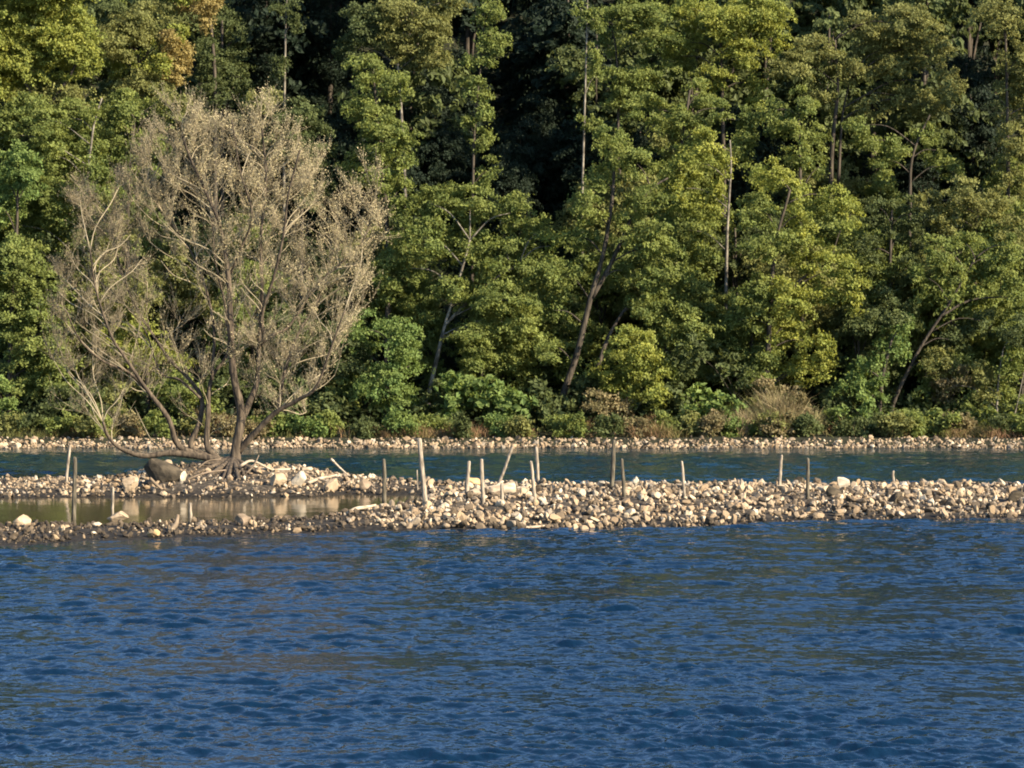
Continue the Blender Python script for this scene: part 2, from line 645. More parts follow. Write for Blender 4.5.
def rotmats(n, tilt=0.7):
    a = rng.uniform(0, 2 * math.pi, n)
    b = rng.normal(0, tilt, n)
    c = rng.normal(0, tilt, n)
    ca, sa, cb, sb, cc, sc = np.cos(a), np.sin(a), np.cos(b), np.sin(b), np.cos(c), np.sin(c)
    Rz = np.zeros((n, 3, 3)); Rz[:, 0, 0] = ca; Rz[:, 0, 1] = -sa; Rz[:, 1, 0] = sa; Rz[:, 1, 1] = ca; Rz[:, 2, 2] = 1
    Ry = np.zeros((n, 3, 3)); Ry[:, 0, 0] = cb; Ry[:, 0, 2] = sb; Ry[:, 2, 0] = -sb; Ry[:, 2, 2] = cb; Ry[:, 1, 1] = 1
    Rx = np.zeros((n, 3, 3)); Rx[:, 1, 1] = cc; Rx[:, 1, 2] = -sc; Rx[:, 2, 1] = sc; Rx[:, 2, 2] = cc; Rx[:, 0, 0] = 1
    return Rz @ Ry @ Rx


def stone_mass(name, P, S, R, tones, shapes, mat):
    idx = rng.integers(0, len(shapes), len(P))
    Vs, Fs, Cs, off = [], [], [], 0
    for k, (bv, bf) in enumerate(shapes):
        sel = np.where(idx == k)[0]
        if not len(sel):
            continue
        v = np.einsum('nij,vj->nvi', R[sel], bv) * S[sel][:, None, None] + P[sel][:, None, :]
        f = bf[None] + (np.arange(len(sel)) * len(bv))[:, None, None] + off
        Vs.append(v.reshape(-1, 3)); Fs.append(f.reshape(-1, 3))
        Cs.append(np.repeat(tones[sel], len(bv)))
        off += len(sel) * len(bv)
    c = np.concatenate(Cs)
    return link(name, mesh_np(name, np.vstack(Vs), np.vstack(Fs), col=np.stack([c, c, c], -1)), mat)


def scatter_spit():
    n = 80000
    X = rng.uniform(-26, 24, n)
    Y = rng.uniform(70, 108, n)
    u = u_of(X, Y)
    h = spit_h(X, Y)
    right = sstep(330, 440, u)
    back = (Y > 91) & (u < 440)
    # chance of a stone: dense on the right, thinner on the wet front strip
    p = 0.85 + 0.15 * right
    p = np.where(back, 0.62, p)
    edge = (h > np.where(Y > 88, -0.012, 0.008)) | ((h > -0.05) & (u > 445))
    patchy = W_SPIT(X * 0.6, Y * 0.6)
    p = p * np.where((u < 380) & ~back, np.clip(0.75 + 0.35 * patchy, 0.25, 1), 1)
    keep = edge & (rng.uniform(size=n) < p * np.where(u < 400, 0.8, 0.6)) & (np.abs(u - 512) < 640)
    # back slope of the bar is hidden from sight: thin it
    Yb = lerp_u(u, uB, dB)
    keep &= (Y < Yb + 0.2)
    X, Y, h, u = X[keep], Y[keep], h[keep], u[keep]
    size = np.exp(rng.normal(math.log(0.07), 0.52, len(X)))
    size = np.clip(size, 0.03, 0.175) * np.where(u < 400, 0.8, 1.0)
    return X, Y, h, u, size


sx, sy, sh, su, ss = scatter_spit()
SP = np.stack([sx, sy, sh + ss * rng.uniform(0.1, 0.75, len(sx))], -1)
tones = np.clip(rng.normal(0.5, 0.34, len(sx)), 0, 1)
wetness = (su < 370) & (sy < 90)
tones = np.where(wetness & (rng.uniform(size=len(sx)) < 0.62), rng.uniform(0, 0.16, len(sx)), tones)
tones = np.where((su > 150) & (su < 262) & (sy > 96.5) & (rng.uniform(size=len(sx)) < 0.6), tones * 0.35, tones)  # shade under the willow painted into the stone tones around its foot
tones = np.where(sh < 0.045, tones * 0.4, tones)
# far bank stones
nb = 5400
bx = rng.uniform(-33, 33, nb)
bs = 0.15 + rng.beta(1.0, 1.6, nb) * 3.0
by = SHORE + 0.35 * W_EDGE(bx, 0 * bx) + bs - 0.1
bsz = np.clip(np.exp(rng.normal(math.log(0.075), 0.45, nb)), 0.035, 0.19)
BP = np.stack([bx, by, hill_h(bx, by) + bsz * rng.uniform(0.0, 0.4, nb)], -1)
btone = np.clip(rng.normal(0.5, 0.27, nb), 0, 1) * np.where(bs < 0.35, 0.5, 1)

# single stones: the ones that show largest
vis = (np.abs(su - 512) < 505)
score = np.where(vis, ss / sy, 0)
big_idx = np.argsort(-score)[:250]
bu = u_of(bx, by)
bscore = np.where(np.abs(bu - 512) < 505, bsz / by, 0)
bbig = np.argsort(-bscore)[:45]
mask = np.ones(len(sx), bool); mask[big_idx] = False
bmask = np.ones(nb, bool); bmask[bbig] = False
SR, BR = rotmats(len(sx)), rotmats(nb)
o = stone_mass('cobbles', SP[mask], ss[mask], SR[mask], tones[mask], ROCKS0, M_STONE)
tag(o, 'mass of small pale, grey and brown cobbles covering the gravel bar', 'cobbles', kind='stuff')
o = stone_mass('bank_cobbles', BP[bmask], bsz[bmask], BR[bmask], btone[bmask], ROCKS0, M_STONE)
tag(o, 'pale band of small stones along the far waterline', 'cobbles', kind='stuff')
ROCK_ME = []
for k, (v, f) in enumerate(ROCKS1):
    me = mesh_np('stone', v, f)
    me.materials.append(M_STONEOBJ)
    ROCK_ME.append(me)
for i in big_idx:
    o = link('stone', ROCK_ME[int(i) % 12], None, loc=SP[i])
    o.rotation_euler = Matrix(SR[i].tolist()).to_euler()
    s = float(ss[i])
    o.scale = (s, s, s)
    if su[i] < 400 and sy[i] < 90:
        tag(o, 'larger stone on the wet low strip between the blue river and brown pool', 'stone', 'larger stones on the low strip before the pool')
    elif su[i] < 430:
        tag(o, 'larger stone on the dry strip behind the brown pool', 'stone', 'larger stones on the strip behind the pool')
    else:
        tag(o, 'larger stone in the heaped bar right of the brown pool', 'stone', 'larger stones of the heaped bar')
for i in bbig:
    o = link('stone', ROCK_ME[int(i) % 12], None, loc=BP[i])
    o.rotation_euler = Matrix(BR[i].tolist()).to_euler()
    s = float(bsz[i])
    o.scale = (s, s, s)
    tag(o, 'larger stone at the foot of the wooded far bank', 'stone', 'larger stones on the far bank')


def plain_stone(name, c0, c1):
    return noise_mat(name, c0, c1, 3.0, bump=0.4)


M_TAN = plain_stone('tan boulder', (0.22, 0.16, 0.1), (0.4, 0.3, 0.2))
M_ORANGE = plain_stone('ochre boulder', (0.36, 0.22, 0.10), (0.52, 0.34, 0.17))
M_BROWN = plain_stone('brown boulder', (0.12, 0.09, 0.06), (0.26, 0.19, 0.13))
M_DARKROCK = plain_stone('dark boulder', (0.022, 0.018, 0.013), (0.085, 0.066, 0.043))
M_PALE = plain_stone('pale boulder', (0.3, 0.245, 0.18), (0.48, 0.41, 0.31))
# px, base py, width px, height px, material, label
BOULDERS = [
    (159, 484, 44, 26, M_DARKROCK, 'big dark boulder on the mound just left of the willow roots'),
    (168, 474, 17, 13, M_TAN, 'round tan stone perched against the big dark boulder'),
    (181, 482, 14, 11, M_PALE, 'small pale block at the foot of the dark boulder, right side'),
    (127, 494, 22, 18, M_TAN, 'tall tan boulder at the far edge of the brown pool'),
    (278, 487, 18, 15, M_TAN, 'tan boulder right of the willow, left one of a touching pair'),
    (297, 487, 18, 16, M_PALE, 'pale boulder right of the willow, right one of a touching pair'),
    (329, 493, 20, 15, M_TAN, 'tan boulder at the tip of the strip with branch over it'),
    (366, 491, 17, 12, M_BROWN, 'brown boulder beside the short dark post behind the pool'),
    (117, 522, 24, 10, M_TAN, 'flat tan boulder on the pool side of the wet strip'),
    (151, 538, 20, 9, M_ORANGE, 'flat ochre boulder touching the blue river'),
    (242, 526, 18, 13, M_BROWN, 'humped brown boulder on the wet strip before the pool'),
    (20, 527, 20, 12, M_TAN, 'tan boulder on the wet strip at the left end'),
    (475, 489, 22, 12, M_ORANGE, 'ochre boulder behind the two straight pale posts'),
    (843, 488, 15, 10, M_PALE, 'pale block topping the bar right of the dark-sided post'),
    (801, 485, 14, 8, M_DARKROCK, 'dark stone on the crest of the bar beside the dark-sided post'),
    (634, 487, 11, 9, M_PALE, 'round pale stone on the crest by the pair of dark posts'),
    (1018, 503, 22, 12, M_DARKROCK, 'dark boulder in the bar at the right edge of the picture'),
    (834, 498, 16, 12, M_DARKROCK, 'dark wedge stone half way down the bar, right part'),
    (896, 504, 16, 12, M_DARKROCK, 'dark stone below the shortest post of the bar'),
]
for k, (px, py, w, h, mt, lab) in enumerate(BOULDERS):
    g = hit(px, py)
    sc = g[1] / F
    v, f = rock_shape(3, 700 + k, 0.95)
    v = v * np.array([w / 2, w * 0.42, 0.5]) * sc
    v[:, 2] *= (h * 1.15 * sc) / (v[:, 2].max() - v[:, 2].min())
    me = mesh_np('boulder', v, f)
    o = link('boulder', me, mt, loc=(g[0], g[1] + w * 0.4 * sc, g[2] + h * 0.45 * sc))
    o.rotation_euler = (0, 0, rng.uniform(-0.5, 0.5))
    tag(o, lab, 'boulder')

# ------------------------------------------------------------------ posts
# top px, top py, base px, base py, width px, dark?, label
POSTS = [
    (70, 445, 66, 483, 3.2, 0, 'thin pale post leaning right, just behind the thick dark post'),
    (75, 457, 73.5, 520, 5.0, 1, 'thick dark post standing in the brown pool, lit on its right side'),
    (113, 487, 112.5, 515, 3.2, 0, 'thin pale post standing in the pool beside the tall tan boulder'),
    (190.5, 503, 190, 518, 4.0, 0, 'very short pale stub at the pool edge below the willow'),
    (384, 459, 384.5, 506, 4.6, 1, 'dark post at the right end of the brown pool'),
    (419.5, 438, 425.5, 508, 5.6, 0, 'tallest pale post, slightly crooked, at the end of the pool'),
    (469, 461, 466.5, 497, 4.6, 0, 'straight pale post left of its twin, in front of the ochre boulder'),
    (481.5, 459, 483, 504, 4.6, 0, 'pale post with rounded top, right one of the twin pair'),
    (513, 446, 498, 486, 3.4, 0, 'slender pale pole leaning steeply to the right'),
    (502, 483, 502, 505, 4.2, 0, 'short pale stake standing before the driftwood log'),
    (531, 461, 535, 503, 4.0, 0, 'pale post leaning left, front one of a close pair'),
    (536.5, 447, 538, 484, 3.8, 0, 'pale grey post, taller rear one of a close pair'),
    (614, 440, 611.5, 491, 4.8, 1, 'tall post with dark left side near the middle of the bar'),
    (622, 459, 624, 498, 4.0, 1, 'shorter dark post next to the tall dark-sided post'),
    (682, 461, 684.5, 499, 3.2, 0, 'lone thin grey post on the bar, between dark pair and right pair'),
    (741, 479, 741, 491, 2.6, 0, 'tiny pale stub barely showing above the stones of the bar'),
    (781.5, 455, 779, 492, 3.6, 0, 'pale post leaning slightly right, left one of the right-hand pair'),
    (808, 458, 807.5, 499, 4.0, 1, 'upright post dark on its left side, right one of the right-hand pair'),
    (893, 471, 893.5, 486, 3.2, 0, 'short pale post farthest to the right on the bar'),
    (239, 434, 233.5, 466, 3.0, 0, 'pale stake leaning against the foot of the willow'),
    (417, 470, 417.5, 490, 1.6, 0, 'hair-thin grey stick beside the tallest post'),
]
for (tx, ty, bx_, by_, w, dk, lab) in POSTS:
    g = hit(bx_, by_)
    D = g[1]
    top = at(tx, ty, D)
    g = at(bx_, by_, D)
    ax = top - g
    L_ = np.linalg.norm(ax)
    root = g - ax / L_ * 0.35
    r = w * 0.46 * D / F
    pts = [root]
    rad = [r * 1.1]
    for t in (0.0, 0.25, 0.5, 0.75, 0.96):
        pts.append(g + ax * t + np.array([rng.normal(0, r * 0.1), rng.normal(0, r * 0.1), 0]))
        rad.append(r * (1.08 - 0.22 * t))
    pts.append(top)
    rad.append(r * 0.6)
    tb = Tubes()
    tb.add(np.array(pts), rad, sides=9, n=2, rough=0.09)
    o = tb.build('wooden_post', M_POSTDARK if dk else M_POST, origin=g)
    o.location = g
    tag(o, lab, 'post', 'wooden posts along the gravel bar')

# ------------------------------------------------------------------ driftwood
# list of (points px/py, radius px start, end, label, name)
DRIFT = [
    ([(462, 497), (485, 492), (515, 488)], 5.0, 6.0, 'driftwood_log', 'thick pale driftwood log lying across the bar behind the short stake', 'log'),
    ([(347, 514), (356, 509), (367, 507), (376, 505)], 2.6, 1.2, 'driftwood_branch', 'pale bent branch lying at the end of the brown pool', 'branch'),
    ([(252, 466), (268, 470), (285, 470), (312, 469)], 1.3, 2.0, 'driftwood_branch', 'long thin pale branch lying flat right of the willow foot', 'branch'),
    ([(306, 484), (318, 479), (328, 477), (337, 475)], 2.0, 1.0, 'driftwood_branch', 'forked pale branch resting on the boulder at the tip of the strip', 'branch'),
    ([(349, 476), (340, 468), (331, 459)], 0.7, 1.4, 'driftwood_branch', 'thin bare stick rising over the dark channel, leaning left', 'branch'),
    ([(0, 434), (18, 433.5), (38, 434)], 1.6, 1.9, 'driftwood_log', 'bleached log on the far bank at the left edge', 'log'),
    ([(64, 433), (80, 433), (97, 434)], 2.0, 1.4, 'driftwood_log', 'reddish brown log on the far bank left of the willow', 'log'),
    ([(150, 478), (158, 486), (166, 491), (178, 493)], 1.6, 1.1, 'driftwood_branch', 'grey curved branch among stones below the dark boulder', 'branch'),
    ([(512, 529), (528, 527.5), (545, 526)], 1.8, 1.2, 'driftwood_branch', 'pale branch lying at the waterline of the blue river', 'branch'),
    ([(171, 531), (176, 524), (178, 515)], 3.2, 1.6, 'driftwood_stump', 'small grey broken stump on the wet strip', 'stump'),
    ([(240, 466), (252, 461), (270, 469), (282, 473)], 1.6, 0.9, 'driftwood_branch', 'pale root-like branch curling out right of willow trunk', 'branch'),
]
DRIFT += [
    ([(262, 478), (275, 473), (292, 471)], 1.0, 0.6, 'driftwood_branch', 'thin grey stick crossing below the long pale branch', 'branch'),
    ([(186, 480), (205, 473), (226, 470)], 1.1, 0.6, 'driftwood_branch', 'grey washed-up stick lying over the willow roots', 'branch'),
    ([(246, 474), (254, 465), (259, 455)], 1.0, 0.5, 'driftwood_branch', 'grey stick leaning up on the right of the willow trunk', 'branch'),
    ([(198, 468), (208, 461), (221, 459)], 1.0, 0.5, 'driftwood_branch', 'grey twisted stick between the low limb and the trunk', 'branch'),
]
for pts, r0, r1, nm, lab, cat in DRIFT:
    lows = max(pts, key=lambda p: p[1])
    g = hit(*lows)
    D = g[1]
    if nm == 'driftwood_log' and lows[1] < 440:
        D = hit(lows[0], 438)[1] + 1.2
    P = np.array([at(px, py, D + 0.15 * i) for i, (px, py) in enumerate(pts)])
    R = np.linspace(r0, r1, len(P)) * D / F
    tb = Tubes()
    tb.add(P, R, sides=8, n=5, rough=0.1)
    if 'forked' in lab:
        tb.add(np.array([at(318, 479, D + .15), at(326, 481, D), at(334, 485, D - .2)]), np.array([1.3, 1, .6]) * D / F, sides=6)
    if nm == 'driftwood_log' and lows[1] > 440:
        tb.add(np.array([at(488, 492, D), at(497, 486, D + .2), at(503, 481, D + .4)]), np.array([2.4, 1.8, 1.2]) * D / F, sides=6)
    o = tb.build(nm, M_ORANGE if 'reddish' in lab else (M_BROWN if 'grey' in lab else M_DRIFT), origin=g)
    o.location = g
    tag(o, lab, cat)


# ------------------------------------------------------------------ leaves
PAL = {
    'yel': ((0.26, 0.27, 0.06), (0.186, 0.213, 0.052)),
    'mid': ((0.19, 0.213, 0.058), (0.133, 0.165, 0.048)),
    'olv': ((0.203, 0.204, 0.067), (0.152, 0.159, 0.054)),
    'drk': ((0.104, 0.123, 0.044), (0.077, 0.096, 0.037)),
    'cnf_shade': ((0.03, 0.042, 0.025), (0.02, 0.031, 0.019)),  # spruce needles; also painted-in shade for broadleaf crowns in the gaps
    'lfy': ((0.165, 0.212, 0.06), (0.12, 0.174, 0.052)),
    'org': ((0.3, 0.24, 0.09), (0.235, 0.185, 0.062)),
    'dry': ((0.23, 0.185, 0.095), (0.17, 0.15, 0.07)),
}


def leaf_quads(C, Nn, size, asp, col):
    """one kite-shaped leaf per centre"""
    n = len(C)
    Nn = Nn / (np.linalg.norm(Nn, axis=1)[:, None] + 1e-9)
    a = rng.normal(size=(n, 3))
    T = np.cross(Nn, a)
    T /= np.linalg.norm(T, axis=1)[:, None] + 1e-9
    B = np.cross(Nn, T)
    L = size[:, None]
    w = (size * asp)[:, None]
    V = np.empty((n, 4, 3), np.float32)
    V[:, 0] = C - T * L * 0.5
    V[:, 1] = C + B * w * 0.5 - T * L * 0.05 + Nn * w * 0.18
    V[:, 2] = C + T * L * 0.5
    V[:, 3] = C - B * w * 0.5 - T * L * 0.05 + Nn * w * 0.18
    Fq = np.arange(n * 4, dtype=np.int32).reshape(n, 4)
    return V.reshape(-1, 3), Fq, np.repeat(col, 4, axis=0)


def spray_cloud(blobs, D, pal, dens=1.0, lsize=0.15, asp=0.6, spray=0.85, flat=0.4, jit=1.2):
    """layered sprays of leaves spread through ellipsoids; blobs in photo pixels at distance D"""
    CC, NN, SS, KK = [], [], [], []
    for b in blobs:
        px, py, rx, ry = b[:4]
        pl = b[4] if len(b) > 4 else pal
        dd = rng.uniform(-jit, jit)
        c = at(px, py, D + dd)
        k = D / F
        Rx, Rz = rx * k, ry * k
        Ry = 0.85 * max(Rx, Rz * 0.8)
        area = 4 * math.pi * ((Rx * Ry) ** 1.6 / 3 + (Rx * Rz) ** 1.6 / 3 + (Ry * Rz) ** 1.6 / 3) ** (1 / 1.6)
        nf = max(8, int(area * 3.3 * dens))
        # boughs in loose storeys, reaching outward and drooping at the tip
        step = 0.8
        off0 = rng.uniform(0, step)
        zz = rng.uniform(-0.95, 1.0, nf) * Rz
        zz = np.clip(np.floor((zz + off0) / step) * step - off0 + step * 0.5 + rng.normal(0, 0.24, nf), -0.97 * Rz, 0.97 * Rz)
        rm = np.sqrt(np.clip(1 - (zz / Rz) ** 2, 0.03, 1))
        phi = rng.uniform(0, 2 * math.pi, nf)
        reach_ = rm * rng.choice([0.7, 0.9, 1.05, 1.3, 1.5], nf) * rng.uniform(0.85, 1.1, nf)
        start = reach_ * rng.uniform(0.15, 0.5, nf)
        hdir = np.stack([np.cos(phi) * Rx, np.sin(phi) * Ry, np.zeros(nf)], -1)
        flen = (reach_ - start) * np.linalg.norm(hdir, axis=1)
        c0, c1 = np.array(PAL[pl][0]), np.array(PAL[pl][1])
        mixv = np.clip(rng.normal(0.5, 0.38, nf), 0, 1)[:, None]
        fc = (c0 * (1 - mixv) + c1 * mixv) * rng.uniform(0.82, 1.18, (nf, 1))
        m = np.clip((flen + 0.35) * rng.uniform(29, 48, nf) * (0.21 / lsize) ** 1.6, 6, 140).astype(int)
        idx = np.repeat(np.arange(nf), m)
        n = len(idx)
        q = rng.uniform(0, 1, n)
        rr_ = start[idx] + (reach_ - start)[idx] * q
        wd = spray * (0.28 + 0.35 * (1 - np.abs(2 * q - 0.9))) * rng.uniform(0.5, 1.0, nf)[idx]
        side = np.stack([-np.sin(phi), np.cos(phi), np.zeros(nf)], -1)
        droop = rng.uniform(0.1, 0.6, nf)[idx] * flen[idx] * q ** 2 - rng.uniform(0, 0.25, nf)[idx] * flen[idx] * q
        p = c + hdir[idx] * rr_[:, None] + side[idx] * (rng.normal(0, 0.6, n) * wd)[:, None]
        p[:, 2] += zz[idx] - droop + rng.normal(0, 0.085, n) - 0.25 * wd * rng.uniform(0, 1, n)
        out_ = np.stack([np.cos(phi), np.sin(phi), np.zeros(nf)], -1)
        ln = out_[idx] * (1 - flat) + np.array([0, 0, 0.9]) * flat + rng.normal(0, 0.5, (n, 3))
        CC.append(p); NN.append(ln)
        SS.append(lsize * rng.uniform(0.6, 1.35, n))
        KK.append(fc[idx] * rng.uniform(0.8, 1.2, (n, 1)))
    C = np.vstack(CC)
    return leaf_quads(C, np.vstack(NN), np.concatenate(SS), asp, np.vstack(KK))


TOTAL = [0]


def fill_out(blobs, grow=1.15, extra=2, spread=0.95):
    out = []
    for b in blobs:
        px, py, rx, ry = b[:4]
        rest = tuple(b[4:])
        out.append((px, py, rx * grow, ry * grow) + rest)
        for _ in range(extra):
            a = rng.uniform(0, 6.28)
            q = rng.uniform(0.45, 0.75)
            out.append((px + math.cos(a) * rx * spread, py + math.sin(a) * ry * spread, rx * q, ry * q) + rest)
    return out


def crown(name, blobs, D, pal, parent, origin, mat=None, **kw):
    V, Fq, Cc = spray_cloud(blobs, D, pal, **kw)
    TOTAL[0] += len(Fq)
    return link(name, mesh_np(name, V - np.asarray(origin, np.float32), Fq, col=Cc), mat or M_LEAF, parent)


def tree(name, label, D, trunks, blobs, pal='mid', cat='tree', r0=3.0, bark=None, group=None, limbs=True, part='crown', extra=1, **kw):
    """trunks: list of pixel polylines from the foot up; blobs: foliage ellipses in pixels"""
    bark = bark or M_BARK
    foot = at(trunks[0][0][0], trunks[0][0][1], D)
    gz = float(hill_h(foot[0], D))
    base = np.array([foot[0], D, gz])
    root = empty(name, base)
    tag(root, label, cat, group)
    tb = Tubes()
    k = D / F
    allp = []
    for ti, tr in enumerate(trunks):
        P = [at(px, py, D + (0.0 if ti == 0 else 0.5 * ti * i / max(1, len(tr) - 1))) for i, (px, py) in enumerate(tr)]
        rs = r0 if ti == 0 else r0 * 0.6
        if ti == 0:
            low = base + np.array([0, 0, -0.3])
            if P[0][2] > gz + 0.3:
                P = [low] + P
            else:
                P[0] = low
        R = np.linspace(rs, rs * 0.35, len(P)) * k
        tb.add(np.array(P), R, sides=7, n=4, rough=0.06)
        q, _ = smooth_path(np.array(P), R, 4)
        allp.append(q)
    A = np.vstack(allp)
    if limbs:
        for b in blobs:
            c = at(b[0], b[1], D)
            below = A[A[:, 2] < c[2] - 0.2]
            src = below if len(below) else A
            j = np.argmin(np.linalg.norm(src - c, axis=1) + 0.4 * np.abs(src[:, 2] - (c[2] - 1.2)))
            s = src[j]
            mid = (s + c) / 2 + np.array([0, 0, 0.15 * np.linalg.norm(c - s)])
            rl = min(r0 * 0.3, 0.9) * k
            tb.add(np.array([s, mid, c]), [rl, rl * 0.7, rl * 0.3], sides=5, n=4)
    tb.build('trunk', bark, root, origin=base)
    crown(part, fill_out(blobs, extra=extra), D, pal, root, base, **kw)
    return root


# ------------------------------------------------------------------ forest: single trees traced from the photograph
T = tree
T('broad_tree', 'large yellow-green tree filling the top left corner', 143,
  [[(30, 330), (36, 200), (45, 120), (72, 72), (85, 40)], [(45, 120), (20, 70), (10, 20)]],
  [(30, 22, 38, 26), (70, 25, 26, 24), (15, 60, 35, 24), (72, 58, 24, 17), (88, 45, 14, 12), (45, 95, 32, 14, 'olv'), (-25, 50, 40, 50), (40, -28, 50, 22)], 'yel')
T('autumn_tree', 'olive tree with orange autumn leaves down its right side', 149,
  [[(136, 180), (138, 100), (138, 55), (126, 46)]],
  [(120, 40, 24, 16, 'olv'), (145, 22, 24, 16, 'olv'), (116, 62, 15, 11, 'yel'), (150, 58, 16, 14, 'yel'), (160, 88, 15, 12, 'olv'), (140, 85, 20, 12, 'olv'),
   (170, 45, 13, 12, 'org'), (180, 54, 13, 14, 'org'), (172, 70, 14, 13, 'org'), (176, 30, 9, 10, 'yel'), (110, 10, 18, 14, 'drk')], 'olv')
T('autumn_tree', 'tree whose drooping orange tip hangs at the top edge', 153,
  [[(215, 160), (214, 60), (205, -20)]],
  [(212, 62, 13, 14, 'drk'), (217, 92, 11, 12, 'drk'), (205, 10, 12, 15, 'org'), (192, 2, 13, 12, 'org'), (212, -6, 12, 12, 'org'), (180, -20, 26, 18, 'yel'), (160, 2, 14, 10, 'olv')], 'olv')
T('leafy_tree', 'mid green tree with a thin pale stem under the corner tree', 140,
  [[(80, 330), (86, 200), (91, 145), (95, 120), (102, 98)]],
  [(28, 120, 32, 22), (72, 118, 22, 16), (88, 150, 20, 17), (52, 155, 28, 22), (62, 195, 32, 22), (98, 190, 22, 20), (20, 225, 28, 26), (-15, 140, 25, 30)], 'mid', bark=M_PALEBARK, r0=2.0)
T('young_tree', 'small bright green tree crowding the left edge', 137.5,
  [[(18, 420), (16, 300), (18, 170)]], [(22, 165, 20, 18), (10, 186, 20, 16), (30, 183, 12, 12), (0, 205, 16, 14)], 'lfy')
T('leafy_tree', 'dark green tree rising behind the willow on its left shoulder', 142,
  [[(128, 330), (128, 200), (135, 120)]],
  [(125, 108, 23, 15), (150, 116, 20, 15), (172, 103, 14, 13, 'olv'), (120, 138, 24, 18), (146, 155, 24, 18), (118, 172, 18, 18)], 'mid')
T('leafy_tree', 'dull green tree on the left bank, reaching down to the stones', 136.8,
  [[(8, 425), (11, 330), (14, 250)], [(9, 380), (30, 320), (50, 280)]],
  [(12, 262, 26, 22), (45, 290, 22, 20), (8, 310, 26, 22), (36, 340, 22, 22), (20, 375, 20, 18), (62, 330, 20, 22), (60, 370, 20, 18)], 'mid')
T('shrub', 'bright green shrub at the left end of the far bank', 134.4,
  [[(2, 428), (2, 400)]], [(0, 395, 13, 16, 'lfy'), (8, 412, 12, 10, 'lfy')], 'lfy', cat='shrub', r0=1.2)
T('leafy_tree', 'yellow-green tree half seen through the left limbs of the willow', 137.5,
  [[(148, 425), (146, 360), (140, 300)]],
  [(132, 335, 24, 24, 'yel'), (140, 292, 18, 18), (165, 362, 20, 18, 'yel'), (150, 385, 20, 15), (105, 300, 20, 22), (95, 260, 20, 20), (110, 225, 20, 20)], 'olv')
T('shrub', 'dark shrub on the far bank behind the left limbs of the willow', 135,
  [[(75, 428), (78, 405)]], [(60, 404, 17, 14), (85, 402, 17, 14), (110, 408, 16, 12, 'olv')], 'drk', cat='shrub', r0=1.2)
T('leafy_tree', 'green tree behind the willow stems, low and lit at its foot', 136,
  [[(180, 430), (183, 385)]], [(180, 392, 22, 15, 'mid'), (205, 400, 18, 12, 'mid'), (218, 380, 18, 16, 'drk'), (270, 385, 22, 20, 'drk')], 'mid')
T('leafy_tree', 'shaded tree between the autumn tree and the left spruce', 156,
  [[(222, 190), (222, 90), (222, 20)]], [(220, 28, 20, 20), (226, 70, 20, 18), (242, 92, 9, 9), (206, 58, 14, 18), (238, 40, 10, 16)], 'drk')


def spruce(label, D, x, top, bottom, w):
    foot = at(x, bottom, D)
    gz = float(hill_h(foot[0], D))
    base = np.array([foot[0], D, gz])
    root = empty('spruce_tree', base)
    tag(root, label, 'tree')
    tb = Tubes()
    tb.add(np.array([base - [0, 0, .3], at(x, (top + bottom) / 2, D), at(x, top, D)]), np.array([4, 2.5, .6]) * D / F, sides=7)
    tb.build('trunk', M_BARK, root, origin=base)
    bl = []
    y = top
    n = int((bottom - top) / 11)
    for i in range(n):
        t = i / n
        rr_ = w * (0.25 + 0.75 * t ** 0.7)
        for s in range(3):
            bl.append((x + rng.uniform(-0.6, 0.6) * rr_, y + rng.uniform(-3, 3), rr_ * 0.7, 10))
        y += 11
    crown('crown', bl, D, 'cnf_shade', root, base, dens=0.9, lsize=0.22, asp=0.3, flat=0.9)


spruce('nearly black spruce, the left one of two at the top', 158, 265, -90, 150, 24)
spruce('nearly black spruce, the right one of two at the top', 160, 330, -70, 150, 27)
T('slender_tree', 'slim pale-stemmed tree between the two black spruces', 155, [[(284, 140), (285, 60), (286, 14), (288, -10)]],
  [(283, 4, 12, 9), (278, 66, 7, 8), (294, 22, 6, 6)], 'drk', bark=M_PALEBARK, r0=1.6)
T('leafy_tree', 'dark green tree peeping over the top right of the willow', 139.5,
  [[(300, 360), (302, 220), (300, 130)]], [(262, 100, 16, 9, 'olv'), (298, 115, 22, 13), (318, 145, 18, 20), (318, 185, 18, 16), (280, 140, 20, 18)], 'drk')
T('leafy_tree', 'tall lit green tree rising just right of the willow', 139.5,
  [[(385, 400), (388, 250), (380, 150), (372, 60)]],
  [(368, 66, 18, 9), (385, 82, 20, 11), (400, 92, 12, 6), (372, 112, 20, 14), (386, 135, 22, 16), (398, 157, 16, 13), (364, 165, 18, 18), (397, 192, 16, 16),
   (402, 232, 14, 18), (390, 272, 20, 18), (392, 306, 18, 14)], 'mid')
T('leafy_tree', 'bright green low tree right of the willow, over the stony bank', 135.8,
  [[(385, 428), (388, 370), (392, 335)]],
  [(402, 338, 20, 18), (410, 366, 14, 18), (388, 385, 22, 20), (352, 390, 22, 18, 'mid'), (345, 352, 22, 20, 'drk'), (402, 408, 18, 12), (368, 330, 20, 17)], 'lfy')
T('leafy_tree', 'olive crown at the top edge, left of the column tree', 150,
  [[(405, 190), (400, 90), (398, 60), (404, 30)]],
  [(400, 20, 25, 16), (430, 30, 20, 14), (412, 52, 22, 13), (438, 52, 11, 11), (440, 3, 20, 12), (365, 25, 22, 18, 'drk'), (350, 50, 14, 12, 'drk')], 'olv', bark=M_PALEBARK, r0=2)
